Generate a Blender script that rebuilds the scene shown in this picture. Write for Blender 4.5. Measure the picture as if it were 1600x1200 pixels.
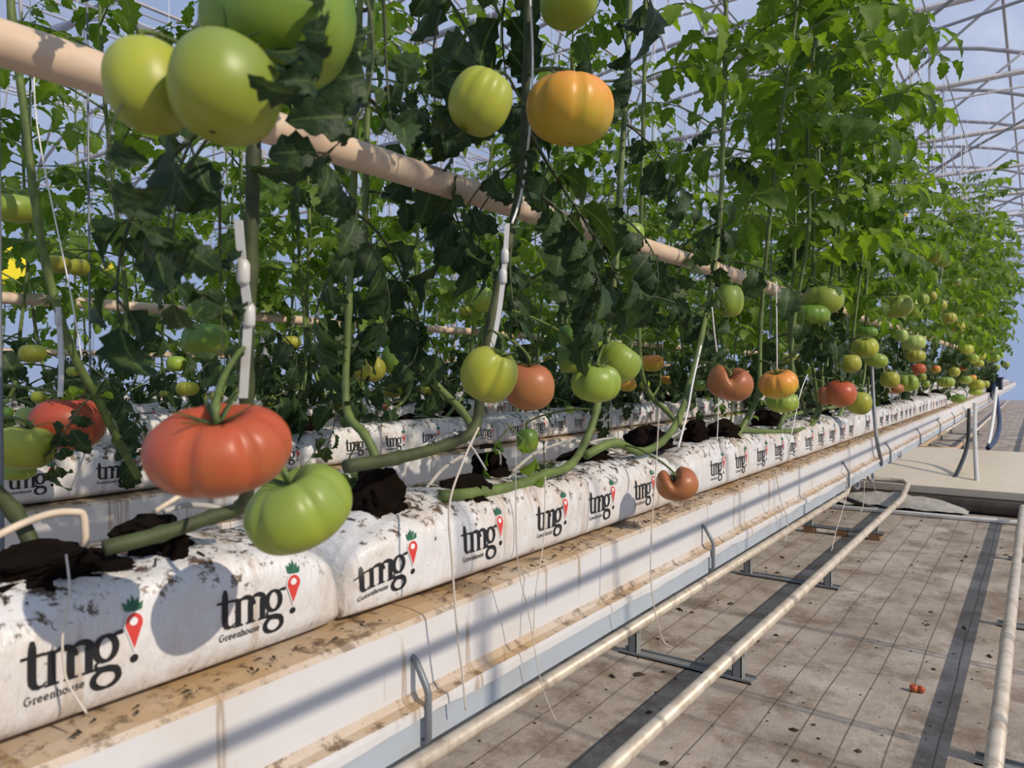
import bpy, math, random
from mathutils import Vector, Matrix, Euler, noise

# ------------------------------------------------------------------ camera, world, sun, exposure
for o in list(bpy.data.objects):
    bpy.data.objects.remove(o, do_unlink=True)
S = bpy.context.scene
COL = S.collection
FPX, U0, V0 = 1150.0, 1622.0, 583.0          # focal length and vanishing point of the rows (1600x1200 frame)
TH = math.atan((U0 - 800.0) / FPX)
CT, ST = math.cos(TH), math.sin(TH)
H = 1.03                                      # eye height
cd = bpy.data.cameras.new('camera')
cam = bpy.data.objects.new('camera', cd)
COL.objects.link(cam)
cd.sensor_width = 36.0
cd.lens = FPX / 1600.0 * 36.0
cd.clip_start = 0.02
cd.clip_end = 300
cam.location = (0, 0, H)
cam.rotation_euler = (math.radians(90) - math.atan((600 - V0) / FPX), 0, TH)
cd.dof.use_dof = True
cd.dof.focus_distance = 1.9
cd.dof.aperture_fstop = 10.0
S.camera = cam

world = bpy.data.worlds.new('world')
S.world = world
world.use_nodes = True
bg = world.node_tree.nodes['Background']
bg.inputs['Color'].default_value = (0.54, 0.68, 1.0, 1)
bg.inputs['Strength'].default_value = 1.15

sd = bpy.data.lights.new('sun', 'SUN')
sun = bpy.data.objects.new('sun', sd)
COL.objects.link(sun)
sd.energy = 7.4
sd.angle = math.radians(0.55)
sd.color = (1.0, 0.86, 0.68)
SUN_TO = Vector((1.0, -0.04, 0.68)).normalized()
sun.rotation_euler = SUN_TO.to_track_quat('Z', 'Y').to_euler()
sun.location = (6, 0, 8)

S.view_settings.view_transform = 'Standard'
S.view_settings.look = 'None'
S.view_settings.gamma = 1.0
S.view_settings.use_curve_mapping = False
S.view_settings.exposure = -0.9

NTH = 'first second third fourth fifth sixth seventh eighth ninth tenth eleventh twelfth thirteenth fourteenth fifteenth sixteenth'.split()


def P(u, v, X):
    """a pixel on the vertical plane at lateral offset X, as a point in the house"""
    f = FPX * X / (CT * (u - U0))
    return Vector((X, (f + X * ST) / CT, H - (v - V0) / FPX * f))


def PD(u, X):
    return FPX * X / (CT * (u - U0))


# ------------------------------------------------------------------ helpers
def tag(o, label=None, cat=None, group=None, kind=None):
    if label: o['label'] = label
    if cat: o['category'] = cat
    if group: o['group'] = group
    if kind: o['kind'] = kind
    return o


def empty(name, loc=(0, 0, 0)):
    o = bpy.data.objects.new(name, None)
    o.empty_display_size = 0.05
    o.location = loc
    COL.objects.link(o)
    return o


class MB:
    def __init__(self):
        self.v = []; self.f = []; self.m = []; self.a = []

    def add(self, vs, fs, mi=0, att=None):
        b = len(self.v)
        self.v += [tuple(p) for p in vs]
        self.f += [tuple(i + b for i in f) for f in fs]
        self.m += [mi] * len(fs)
        self.a += (att if att else [0.0] * len(vs))

    def tube(self, pts, rad, n=6, cap=True, mi=0, att=0.0):
        pts = [Vector(p) for p in pts]
        N = len(pts)
        if not isinstance(rad, (list, tuple)): rad = [rad] * N
        t0 = (pts[1] - pts[0]).normalized()
        up = Vector((0, 0, 1)) if abs(t0.z) < 0.9 else Vector((1, 0, 0))
        nrm = (up - t0 * up.dot(t0)).normalized()
        vs = []; fs = []
        for i, p in enumerate(pts):
            t = (pts[min(i + 1, N - 1)] - pts[max(i - 1, 0)])
            t = t.normalized() if t.length > 1e-9 else t0
            nrm = nrm - t * nrm.dot(t)
            nrm = nrm.normalized() if nrm.length > 1e-6 else t.orthogonal().normalized()
            bi = t.cross(nrm)
            for k in range(n):
                a = 2 * math.pi * k / n
                vs.append(p + (nrm * math.cos(a) + bi * math.sin(a)) * rad[i])
        for i in range(N - 1):
            for k in range(n):
                fs.append((i * n + k, i * n + (k + 1) % n, (i + 1) * n + (k + 1) % n, (i + 1) * n + k))
        if cap:
            fs.append(tuple(range(n - 1, -1, -1)))
            fs.append(tuple((N - 1) * n + k for k in range(n)))
        self.add(vs, fs, mi, [att] * len(vs))

    def box(self, lo, hi, mi=0):
        x0, y0, z0 = lo; x1, y1, z1 = hi
        self.add([(x0, y0, z0), (x1, y0, z0), (x1, y1, z0), (x0, y1, z0), (x0, y0, z1), (x1, y0, z1), (x1, y1, z1), (x0, y1, z1)],
                 [(0, 3, 2, 1), (4, 5, 6, 7), (0, 1, 5, 4), (1, 2, 6, 5), (2, 3, 7, 6), (3, 0, 4, 7)], mi)

    def extrude_y(self, prof, y0, y1, mi=0, closed=True):
        """prof: (x, z) outline swept along y"""
        n = len(prof)
        vs = [(x, y0, z) for x, z in prof] + [(x, y1, z) for x, z in prof]
        fs = [(k, (k + 1) % n, (k + 1) % n + n, k + n) for k in range(n if closed else n - 1)]
        if closed:
            fs.append(tuple(range(n - 1, -1, -1))); fs.append(tuple(range(n, 2 * n)))
        self.add(vs, fs, mi)

    def mesh(self, name, mats, smooth=True, attr=None):
        me = bpy.data.meshes.new(name)
        me.from_pydata(self.v, [], self.f)
        if not isinstance(mats, (list, tuple)): mats = [mats]
        for m in mats: me.materials.append(m)
        me.polygons.foreach_set('material_index', self.m)
        if smooth: me.polygons.foreach_set('use_smooth', [True] * len(me.polygons))
        if attr:
            at = me.attributes.new(attr, 'FLOAT', 'POINT')
            at.data.foreach_set('value', self.a)
        me.update()
        return me

    def build(self, name, mats, parent=None, smooth=True, loc=(0, 0, 0)):
        return place(self.mesh(name, mats, smooth), name, parent, loc)


def place(me, name, parent=None, loc=(0, 0, 0), rot=(0, 0, 0), scale=(1, 1, 1)):
    o = bpy.data.objects.new(name, me)
    COL.objects.link(o)
    o.location = loc
    o.rotation_euler = rot
    o.scale = scale if isinstance(scale, (tuple, list)) else (scale,) * 3
    if parent: o.parent = parent
    return o


def smooth_path(pts, sub=6):
    pts = [Vector(p) for p in pts]
    out = []
    n = len(pts)
    for i in range(n - 1):
        p0, p1, p2, p3 = pts[max(i - 1, 0)], pts[i], pts[i + 1], pts[min(i + 2, n - 1)]
        for k in range(sub):
            t = k / sub
            out.append(0.5 * ((2 * p1) + (p2 - p0) * t + (2 * p0 - 5 * p1 + 4 * p2 - p3) * t * t + (3 * p1 - p0 - 3 * p2 + p3) * t ** 3))
    out.append(pts[-1])
    return out


# ------------------------------------------------------------------ materials
def newmat(name):
    m = bpy.data.materials.new(name)
    m.use_nodes = True
    nt = m.node_tree
    b = nt.nodes['Principled BSDF']
    return m, nt, b


def N(nt, t, **kw):
    n = nt.nodes.new(t)
    for k, v in kw.items(): setattr(n, k, v)
    return n


def ramp(nt, src, stops):
    r = N(nt, 'ShaderNodeValToRGB')
    cr = r.color_ramp
    while len(cr.elements) < len(stops): cr.elements.new(0.5)
    for e, (p, c) in zip(cr.elements, stops):
        e.position = p
        e.color = (c, c, c, 1) if isinstance(c, (int, float)) else (*c, 1)
    nt.links.new(src, r.inputs[0])
    return r.outputs[0]


def mixc(nt, fac, a, b, mode='MIX'):
    m = N(nt, 'ShaderNodeMix', data_type='RGBA', blend_type=mode)
    for sock, val in ((m.inputs[0], fac), (m.inputs[6], a), (m.inputs[7], b)):
        if isinstance(val, (int, float)): sock.default_value = val
        elif isinstance(val, (tuple, list)): sock.default_value = (*val, 1)
        else: nt.links.new(val, sock)
    return m.outputs[2]


def math_(nt, op, a, b=None):
    m = N(nt, 'ShaderNodeMath', operation=op)
    for s, v in zip(m.inputs, (a, b)):
        if v is None: continue
        if isinstance(v, (int, float)): s.default_value = v
        else: nt.links.new(v, s)
    return m.outputs[0]


def coords(nt, kind='Object', scale=(1, 1, 1)):
    tc = N(nt, 'ShaderNodeTexCoord')
    mp = N(nt, 'ShaderNodeMapping')
    mp.inputs['Scale'].default_value = scale
    nt.links.new(tc.outputs[kind], mp.inputs[0])
    return mp.outputs[0]


def wcoords(nt, scale=(1, 1, 1)):
    g = N(nt, 'ShaderNodeNewGeometry')
    mp = N(nt, 'ShaderNodeMapping')
    mp.inputs['Scale'].default_value = scale
    nt.links.new(g.outputs['Position'], mp.inputs[0])
    return mp.outputs[0]


def noi(nt, vec, scale, detail=4, rough=0.6):
    n = N(nt, 'ShaderNodeTexNoise')
    n.inputs['Scale'].default_value = scale
    n.inputs['Detail'].default_value = detail
    n.inputs['Roughness'].default_value = rough
    nt.links.new(vec, n.inputs['Vector'])
    return n.outputs['Fac']


def bump(nt, b, h, strength=0.3, dist=0.01):
    bn = N(nt, 'ShaderNodeBump')
    bn.inputs['Strength'].default_value = strength
    bn.inputs['Distance'].default_value = dist
    nt.links.new(h, bn.inputs['Height'])
    nt.links.new(bn.outputs[0], b.inputs['Normal'])


def plain(name, col, rough=0.5, metal=0.0, var=0.0, scale=30.0):
    m, nt, b = newmat(name)
    b.inputs['Roughness'].default_value = rough
    b.inputs['Metallic'].default_value = metal
    if var:
        f = noi(nt, coords(nt), scale, 5)
        c = mixc(nt, ramp(nt, f, [(0.3, 0.0), (0.7, 1.0)]), tuple(x * (1 - var) for x in col), tuple(min(1, x * (1 + var)) for x in col))
        nt.links.new(c, b.inputs['Base Color'])
    else:
        b.inputs['Base Color'].default_value = (*col, 1)
    return m


def leaf_mat(name, c0, c1, trans):
    m, nt, b = newmat(name)
    oi = N(nt, 'ShaderNodeObjectInfo')
    base = mixc(nt, oi.outputs['Random'], c0, c1)
    f = noi(nt, coords(nt, 'Object'), 38, 4)
    base = mixc(nt, ramp(nt, f, [(0.5, 0.0), (0.75, 0.4)]), base, (0.14, 0.20, 0.05))
    spots = noi(nt, coords(nt, 'Object', (1, 1.3, 1)), 22, 6, 0.7)
    base = mixc(nt, ramp(nt, spots, [(0.66, 0.0), (0.78, 0.7)]), base, (0.16, 0.12, 0.05))
    at = N(nt, 'ShaderNodeAttribute', attribute_name='mid')
    base = mixc(nt, ramp(nt, at.outputs['Fac'], [(0.86, 0.0), (1.0, 0.4)]), base, (0.20, 0.30, 0.10))
    nt.links.new(base, b.inputs['Base Color'])
    b.inputs['Roughness'].default_value = 0.52
    b.inputs['Specular IOR Level'].default_value = 0.3
    bump(nt, b, noi(nt, coords(nt), 70, 3), 0.5, 0.004)
    tr = N(nt, 'ShaderNodeBsdfTranslucent')
    tcol = mixc(nt, 1.0, base, (2.0, 2.1, 0.7), 'MULTIPLY')
    nt.links.new(tcol, tr.inputs['Color'])
    mx = N(nt, 'ShaderNodeMixShader')
    mx.inputs[0].default_value = trans
    nt.links.new(b.outputs[0], mx.inputs[1])
    nt.links.new(tr.outputs[0], mx.inputs[2])
    nt.links.new(mx.outputs[0], nt.nodes['Material Output'].inputs[0])
    return m


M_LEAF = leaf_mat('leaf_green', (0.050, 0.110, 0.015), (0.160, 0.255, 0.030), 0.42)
M_LEAF_OLD_SHADE = leaf_mat('old_shaded_leaf_green', (0.016, 0.040, 0.014), (0.040, 0.075, 0.025), 0.22)  # drooping lower leaves; foreground shade is put into this darker colour
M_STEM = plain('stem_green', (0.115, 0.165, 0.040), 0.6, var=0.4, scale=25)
M_STEM_OLD_SHADE = plain('old_shaded_stem', (0.050, 0.065, 0.022), 0.65, var=0.45, scale=40)  # near stems: their shade is mixed into the dark colour
M_PETAL = plain('yellow_petal', (0.85, 0.62, 0.03), 0.5)


def tomato_mat(name, top, mid, bot, var=0.25):
    m, nt, b = newmat(name)
    tc = N(nt, 'ShaderNodeTexCoord')
    sp = N(nt, 'ShaderNodeSeparateXYZ')
    nt.links.new(tc.outputs['Object'], sp.inputs[0])
    f = noi(nt, coords(nt, 'Object', (2.2, 2.2, 1.2)), 1.4, 3, 0.5)
    h = math_(nt, 'ADD', math_(nt, 'MULTIPLY', sp.outputs['Z'], 0.9), math_(nt, 'MULTIPLY', math_(nt, 'SUBTRACT', f, 0.5), 0.9))
    h = math_(nt, 'ADD', h, 0.5)
    c = ramp(nt, h, [(0.15, bot), (0.5, mid), (0.85, top)])
    oi = N(nt, 'ShaderNodeObjectInfo')
    hs = N(nt, 'ShaderNodeHueSaturation')
    nt.links.new(c, hs.inputs['Color'])
    nt.links.new(math_(nt, 'ADD', 0.5, math_(nt, 'MULTIPLY', math_(nt, 'SUBTRACT', oi.outputs['Random'], 0.5), 0.02)), hs.inputs['Hue'])
    nt.links.new(math_(nt, 'ADD', 1.0 - var / 2, math_(nt, 'MULTIPLY', oi.outputs['Random'], var)), hs.inputs['Value'])
    sp2 = noi(nt, coords(nt, 'Object'), 26, 2)
    c2 = mixc(nt, ramp(nt, sp2, [(0.60, 0.0), (0.75, 0.25)]), hs.outputs[0], (0.30, 0.26, 0.06))
    nt.links.new(c2, b.inputs['Base Color'])
    b.inputs['Roughness'].default_value = 0.40
    b.inputs['Specular IOR Level'].default_value = 0.42
    b.inputs['Subsurface Weight'].default_value = 0.12
    b.inputs['Subsurface Radius'].default_value = (0.012, 0.008, 0.003)
    return m


TM = {
    'green': tomato_mat('tomato_green', (0.24, 0.34, 0.07), (0.26, 0.36, 0.045), (0.32, 0.38, 0.04)),
    'dark': tomato_mat('tomato_dark_green', (0.10, 0.20, 0.035), (0.13, 0.24, 0.03), (0.22, 0.30, 0.03)),
    'pale': tomato_mat('tomato_pale_green', (0.33, 0.42, 0.13), (0.36, 0.44, 0.11), (0.38, 0.42, 0.10)),
    'yellow': tomato_mat('tomato_yellow_green', (0.34, 0.37, 0.06), (0.37, 0.38, 0.035), (0.30, 0.31, 0.04)),
    'orange': tomato_mat('tomato_orange', (0.72, 0.26, 0.07), (0.62, 0.30, 0.03), (0.46, 0.36, 0.04)),
    'brown': tomato_mat('tomato_brownish_orange', (0.40, 0.13, 0.06), (0.38, 0.15, 0.05), (0.34, 0.13, 0.05)),
    'red': tomato_mat('tomato_red', (0.48, 0.095, 0.042), (0.45, 0.108, 0.036), (0.42, 0.14, 0.045)),
}
M_CALYX = plain('calyx_green', (0.06, 0.11, 0.028), 0.6, var=0.3)
M_SCAR = plain('blossom_scar', (0.045, 0.03, 0.015), 0.8)


def bag_mat():
    m, nt, b = newmat('white_bag_film')
    co = coords(nt, 'Object')
    tc = N(nt, 'ShaderNodeTexCoord')
    sp = N(nt, 'ShaderNodeSeparateXYZ')
    nt.links.new(tc.outputs['Object'], sp.inputs[0])
    g = N(nt, 'ShaderNodeObjectInfo')
    off = N(nt, 'ShaderNodeVectorMath', operation='ADD')
    nt.links.new(co, off.inputs[0]); nt.links.new(g.outputs['Location'], off.inputs[1])
    v = off.outputs[0]
    top = ramp(nt, sp.outputs['Z'], [(0.055, 0.0), (0.115, 1.0)])          # soil settles on the upper side
    n1 = noi(nt, v, 9, 6, 0.7)
    tan = ramp(nt, n1, [(0.44, 0.0), (0.66, 1.0)])
    c = mixc(nt, math_(nt, 'MULTIPLY', tan, 0.6), (0.71, 0.715, 0.72), (0.56, 0.44, 0.31))
    n2 = noi(nt, v, 52, 6, 0.75)
    thr = math_(nt, 'ADD', n2, math_(nt, 'MULTIPLY', top, 0.135))
    c = mixc(nt, ramp(nt, thr, [(0.635, 0.0), (0.70, 0.95)]), c, (0.085, 0.042, 0.018))
    n3 = noi(nt, v, 130, 3, 0.6)
    c = mixc(nt, ramp(nt, math_(nt, 'ADD', n3, math_(nt, 'MULTIPLY', top, 0.05)), [(0.74, 0.0), (0.77, 0.8)]), c, (0.06, 0.035, 0.02))
    mp = N(nt, 'ShaderNodeMapping'); mp.inputs['Scale'].default_value = (1, 26, 2.5)
    nt.links.new(v, mp.inputs[0])
    drip = noi(nt, mp.outputs[0], 1.0, 3, 0.5)
    c = mixc(nt, ramp(nt, drip, [(0.62, 0.0), (0.66, 0.5), (0.70, 0.12)]), c, (0.36, 0.25, 0.15))
    nt.links.new(c, b.inputs['Base Color'])
    b.inputs['Roughness'].default_value = 0.38
    mp2 = N(nt, 'ShaderNodeMapping'); mp2.inputs['Scale'].default_value = (4, 16, 5)
    nt.links.new(v, mp2.inputs[0])
    bump(nt, b, noi(nt, mp2.outputs[0], 2.2, 5, 0.6), 0.6, 0.016)
    return m


def film_mat():
    m, nt, b = newmat('gutter_liner_film')
    v = wcoords(nt)
    ge = N(nt, 'ShaderNodeNewGeometry')
    sp = N(nt, 'ShaderNodeSeparateXYZ'); nt.links.new(ge.outputs['Normal'], sp.inputs[0])
    up = ramp(nt, sp.outputs['Z'], [(0.2, 0.0), (0.7, 1.0)])               # silt lies on the level ledge
    n1 = noi(nt, v, 7, 6, 0.65)
    c = mixc(nt, ramp(nt, n1, [(0.45, 0.0), (0.75, 0.35)]), (0.66, 0.665, 0.67), (0.56, 0.49, 0.40))
    c = mixc(nt, math_(nt, 'MULTIPLY', up, ramp(nt, n1, [(0.25, 0.45), (0.6, 1.0)])), c, (0.47, 0.32, 0.17))
    n2 = noi(nt, v, 40, 5, 0.7)
    c = mixc(nt, math_(nt, 'MULTIPLY', up, ramp(nt, n2, [(0.52, 0.0), (0.62, 0.9)])), c, (0.13, 0.08, 0.04))
    mp = N(nt, 'ShaderNodeMapping'); mp.inputs['Scale'].default_value = (1, 13, 0.9); nt.links.new(v, mp.inputs[0])
    d = noi(nt, mp.outputs[0], 1.3, 4, 0.6)
    c = mixc(nt, ramp(nt, d, [(0.60, 0.0), (0.635, 0.65), (0.66, 0.12)]), c, (0.27, 0.16, 0.05))
    n3 = noi(nt, v, 120, 3)
    c = mixc(nt, ramp(nt, n3, [(0.72, 0.0), (0.76, 0.7)]), c, (0.10, 0.06, 0.03))
    nt.links.new(c, b.inputs['Base Color'])
    b.inputs['Roughness'].default_value = 0.42
    bump(nt, b, noi(nt, v, 18, 4), 0.2, 0.004)
    return m


def floor_mat():
    m, nt, b = newmat('woven_ground_cover')
    v = wcoords(nt)
    n1 = noi(nt, v, 2.2, 7, 0.7)
    c = mixc(nt, ramp(nt, n1, [(0.32, 0.0), (0.7, 1.0)]), (0.27, 0.22, 0.18), (0.56, 0.50, 0.445))
    n2 = noi(nt, v, 5.5, 6, 0.7)
    c = mixc(nt, ramp(nt, n2, [(0.48, 0.0), (0.63, 0.85)]), c, (0.19, 0.14, 0.10))
    n4 = noi(nt, v, 11, 5, 0.6)
    c = mixc(nt, ramp(nt, n4, [(0.60, 0.0), (0.72, 0.5)]), c, (0.56, 0.49, 0.42))
    # printed guide lines woven into the cloth, one every 0.11 m along the rows
    sp = N(nt, 'ShaderNodeSeparateXYZ'); nt.links.new(v, sp.inputs[0])
    wob = math_(nt, 'MULTIPLY', math_(nt, 'SUBTRACT', noi(nt, v, 1.1, 2), 0.5), 0.03)
    x = math_(nt, 'ADD', sp.outputs['X'], wob)
    fr = math_(nt, 'FRACT', math_(nt, 'MULTIPLY', x, 1 / 0.11))
    ln = math_(nt, 'LESS_THAN', fr, 0.045)
    c = mixc(nt, math_(nt, 'MULTIPLY', ln, 0.85), c, (0.13, 0.11, 0.09))
    mp = N(nt, 'ShaderNodeMapping'); mp.inputs['Scale'].default_value = (60, 6, 1); nt.links.new(v, mp.inputs[0])
    weave = noi(nt, mp.outputs[0], 6, 3, 0.7)
    c = mixc(nt, 0.35, c, ramp(nt, weave, [(0.3, 0.25), (0.7, 0.75)]), 'OVERLAY')
    n3 = noi(nt, v, 48, 3, 0.6)
    c = mixc(nt, ramp(nt, n3, [(0.70, 0.0), (0.735, 0.85)]), c, (0.06, 0.045, 0.03))
    nt.links.new(c, b.inputs['Base Color'])
    b.inputs['Roughness'].default_value = 0.7
    bump(nt, b, n1, 0.5, 0.03)
    return m


def wood_mat(name, a, c2, sc=(3, 1.2, 3)):
    m, nt, b = newmat(name)
    v = coords(nt, 'Object', sc)
    f = noi(nt, v, 5, 6, 0.65)
    c = mixc(nt, ramp(nt, f, [(0.35, 0.0), (0.68, 1.0)]), a, c2)
    f2 = noi(nt, v, 16, 3)
    c = mixc(nt, ramp(nt, f2, [(0.66, 0.0), (0.76, 0.6)]), c, (0.28, 0.16, 0.08))
    nt.links.new(c, b.inputs['Base Color'])
    b.inputs['Roughness'].default_value = 0.5
    return m


def steel_mat(name, a, dirt, amt=0.5):
    m, nt, b = newmat(name)
    v = wcoords(nt)
    f = noi(nt, v, 14, 6, 0.7)
    c = mixc(nt, ramp(nt, f, [(0.45, 0.0), (0.68, amt)]), a, dirt)
    nt.links.new(c, b.inputs['Base Color'])
    b.inputs['Roughness'].default_value = 0.45
    b.inputs['Metallic'].default_value = 0.15
    return m


def soil_mat():
    m, nt, b = newmat('dark_coir')
    f = noi(nt, coords(nt, 'Object'), 60, 5, 0.7)
    c = mixc(nt, ramp(nt, f, [(0.4, 0.0), (0.75, 1.0)]), (0.012, 0.008, 0.006), (0.05, 0.03, 0.018))
    nt.links.new(c, b.inputs['Base Color'])
    b.inputs['Roughness'].default_value = 0.95
    b.inputs['Specular IOR Level'].default_value = 0.1
    bump(nt, b, f, 1.0, 0.01)
    return m


def house_film_mat():
    m, nt, b = newmat('greenhouse_film')
    b.inputs['Base Color'].default_value = (0.80, 0.84, 0.9, 1)
    b.inputs['Roughness'].default_value = 0.4
    tp = N(nt, 'ShaderNodeBsdfTransparent'); tp.inputs[0].default_value = (0.96, 0.97, 1.0, 1)
    tr = N(nt, 'ShaderNodeBsdfTranslucent'); tr.inputs[0].default_value = (0.85, 0.89, 0.95, 1)
    mx = N(nt, 'ShaderNodeMixShader')
    f = noi(nt, wcoords(nt, (0.3, 0.3, 2.0)), 1.5, 4)
    nt.links.new(ramp(nt, f, [(0.3, 0.10), (0.7, 0.26)]), mx.inputs[0])
    nt.links.new(tp.outputs[0], mx.inputs[1]); nt.links.new(tr.outputs[0], mx.inputs[2])
    nt.links.new(mx.outputs[0], nt.nodes['Material Output'].inputs[0])
    return m


M_BAG = bag_mat()
M_FILM = film_mat()
M_FLOOR = floor_mat()
M_POLE = wood_mat('pale_wooden_pole', (0.62, 0.45, 0.31), (0.74, 0.60, 0.46))
M_BLOCK = wood_mat('rusty_wood_block', (0.22, 0.12, 0.06), (0.36, 0.20, 0.09), (20, 20, 20))
M_GUT = steel_mat('blue_grey_steel', (0.46, 0.53, 0.60), (0.42, 0.40, 0.36))
M_RAIL = steel_mat('cream_rail_paint', (0.66, 0.60, 0.51), (0.34, 0.25, 0.17), 0.75)
M_ORAIL = steel_mat('ochre_rail_paint', (0.62, 0.46, 0.28), (0.36, 0.22, 0.12), 0.7)
M_STAND = steel_mat('galvanised_grey', (0.27, 0.29, 0.30), (0.20, 0.17, 0.14))
M_HOOK = plain('grey_steel_wire', (0.20, 0.22, 0.24), 0.45, 0.3)
M_FRAME = steel_mat('house_frame_steel', (0.42, 0.42, 0.45), (0.34, 0.26, 0.22), 0.6)
M_SOIL = soil_mat()
M_TWINE = plain('white_twine', (0.86, 0.85, 0.82), 0.6)
M_TWINE_B = plain('beige_twine', (0.62, 0.56, 0.47), 0.7)
M_CLIP = plain('white_clip_plastic', (0.58, 0.59, 0.58), 0.35)
M_TUBE = plain('cream_drip_tube', (0.62, 0.52, 0.40), 0.45, var=0.2)
M_TUBE_G = plain('grey_drip_tube', (0.42, 0.40, 0.36), 0.4, var=0.2)
M_INK = plain('black_print', (0.012, 0.012, 0.014), 0.45)
M_INKR = plain('red_print', (0.62, 0.055, 0.045), 0.45)
M_INKG = plain('green_print', (0.02, 0.12, 0.06), 0.45)
M_INKW = plain('white_print', (0.78, 0.78, 0.77), 0.45)
M_BLACK = plain('black_rubber', (0.012, 0.012, 0.013), 0.35)
M_BLUE = plain('dark_blue_hose', (0.015, 0.03, 0.10), 0.35)
M_PVC = plain('white_pvc', (0.78, 0.78, 0.76), 0.35, var=0.06)
M_PVCG = plain('grey_pvc', (0.50, 0.51, 0.51), 0.4, var=0.1)
M_DPIPE = plain('dirty_dark_pipe', (0.06, 0.05, 0.042), 0.6, var=0.4, scale=8)
M_CONC = steel_mat('pale_concrete', (0.84, 0.74, 0.60), (0.68, 0.58, 0.46), 0.5)
M_CONCD = steel_mat('dark_concrete', (0.25, 0.20, 0.15), (0.17, 0.13, 0.10), 0.6)  # kerb concrete, darker than the slab top
M_SHEET = plain('crumpled_sheet', (0.45, 0.43, 0.40), 0.3, var=0.2)
M_YELLOW = plain('yellow_sticky_sheet', (0.85, 0.72, 0.02), 0.5)
M_DEBRIS = plain('dry_plant_bits', (0.05, 0.035, 0.02), 0.9, var=0.5)
M_HFILM = house_film_mat()

# ------------------------------------------------------------------ the house: floor, film, frame
PITCH = 1.12
ROWS = [-0.60 - PITCH * i for i in range(7)]            # front edge of each gutter
XR = 1.75                                               # unseen gutter across the aisle, set far out so its shadow clears the floor
ZL = 0.74                                               # gutter ledge
SPANS = [(1.0, 10.6), (-8.6, 1.0), (-18.2, -8.6)]
Y0H, Y1H = -6.0, 34.0
CHORD = 4.05


def arch_pts(x0, x1, n=16, z0=CHORD + 0.1, h=2.1):
    xc, hw = (x0 + x1) / 2, (x1 - x0) / 2
    return [(xc - hw * math.cos(math.pi * k / n), z0 + h * max(0.0, math.sin(math.pi * k / n)) ** 0.8) for k in range(n + 1)]


b = MB(); b.box((-20, Y0H, -0.06), (12, 6.46, 0.0)); b.box((-20, 9.95, -0.06), (12, Y1H, 0.0)); b.box((-20, 6.46, -0.06), (12, 9.95, -0.004))
tag(b.build('floor', M_FLOOR, smooth=False), kind='structure')
roof = empty('ceiling'); tag(roof, kind='structure')
for (x0, x1) in SPANS:
    b = MB(); b.extrude_y(arch_pts(x0, x1, 20, CHORD + 0.16), Y0H, Y1H, closed=False)
    b.build('film_sheet', M_HFILM, roof)
for nm, pts in (('wall_left', [(-18.2, Y0H), (-18.2, Y1H)]), ('wall_right', [(10.6, Y0H), (10.6, Y1H)]),
                ('wall_back', [(-18.2, Y1H), (10.6, Y1H)]), ('wall_front', [(-18.2, Y0H), (10.6, Y0H)])):
    b = MB()
    (xa, ya), (xb, yb) = pts
    zt = CHORD + 0.2 if nm in ('wall_left', 'wall_right') else CHORD + 2.3
    b.add([(xa, ya, 0), (xb, yb, 0), (xb, yb, zt), (xa, ya, zt)], [(0, 1, 2, 3)])
    tag(b.build(nm, M_HFILM, smooth=False), kind='structure')

# roof trusses
tw = 9.6


def truss_meshes():
    r = {}
    b = MB(); b.tube([(-tw / 2, 0, 0), (tw / 2, 0, 0)], 0.030, 8); r['chord'] = b.mesh('bottom_chord', M_FRAME)
    b = MB(); b.tube([(x, 0, z - CHORD) for x, z in arch_pts(-tw / 2, tw / 2, 18)], 0.032, 8); r['arch'] = b.mesh('arch', M_FRAME)
    ap = arch_pts(-tw / 2, tw / 2, 12)
    r['web'] = []
    for k in range(1, 12):
        xb = -tw / 2 + tw * k / 12
        for kk in ((k - 1, k + 1) if k % 2 else ()):
            if 0 < kk < 12:
                b = MB(); b.tube([(xb, 0, 0), (ap[kk][0], 0, ap[kk][1] - CHORD)], 0.016, 6)
                r['web'].append(b.mesh('web_strut', M_FRAME))
    return r


TR = truss_meshes()
for si, (x0, x1) in enumerate(SPANS[1:]):
    yy = 1.0
    k = 0
    while yy < 32:
        t = empty('roof_truss', ((x0 + x1) / 2, yy, CHORD))
        where = 'over the front rows' if si == 0 else 'over the far rows at left'
        tag(t, '%s grey steel arched roof truss from the viewer, %s' % (NTH[k], where), 'truss', 'roof trusses ' + where)
        place(TR['chord'], 'bottom_chord', t); place(TR['arch'], 'arch', t)
        for w in TR['web']: place(w, 'web_strut', t)
        yy += 2.0
        k += 1
# purlins and crop wires
pm = MB(); pm.tube([(0, Y0H + .1, 0), (0, Y1H - .1, 0)], 0.022, 6); pm = pm.mesh('purlin', M_FRAME)
for (x0, x1) in SPANS[1:]:
    ap = arch_pts(x0, x1, 8)
    for k in range(1, 8):
        tag(place(pm, 'roof_purlin', None, (ap[k][0], 0, ap[k][1] + 0.05)), 'long grey steel purlin running along under the roof film', 'purlin', 'roof purlins')
wm = MB(); wm.tube([(0, -1, 0), (0, 31, 0)], 0.006, 5); wm = wm.mesh('crop_wire', M_FRAME)
WIREZ = 3.55
for i, x in enumerate([XR - .15] + [r - 0.15 for r in ROWS]):
    for s in (-0.093, 0.093):
        tag(place(wm, 'crop_wire', None, (x + s, 0, WIREZ)), 'thin steel crop wire stretched high along the plant rows', 'wire', 'crop wires')
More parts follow.
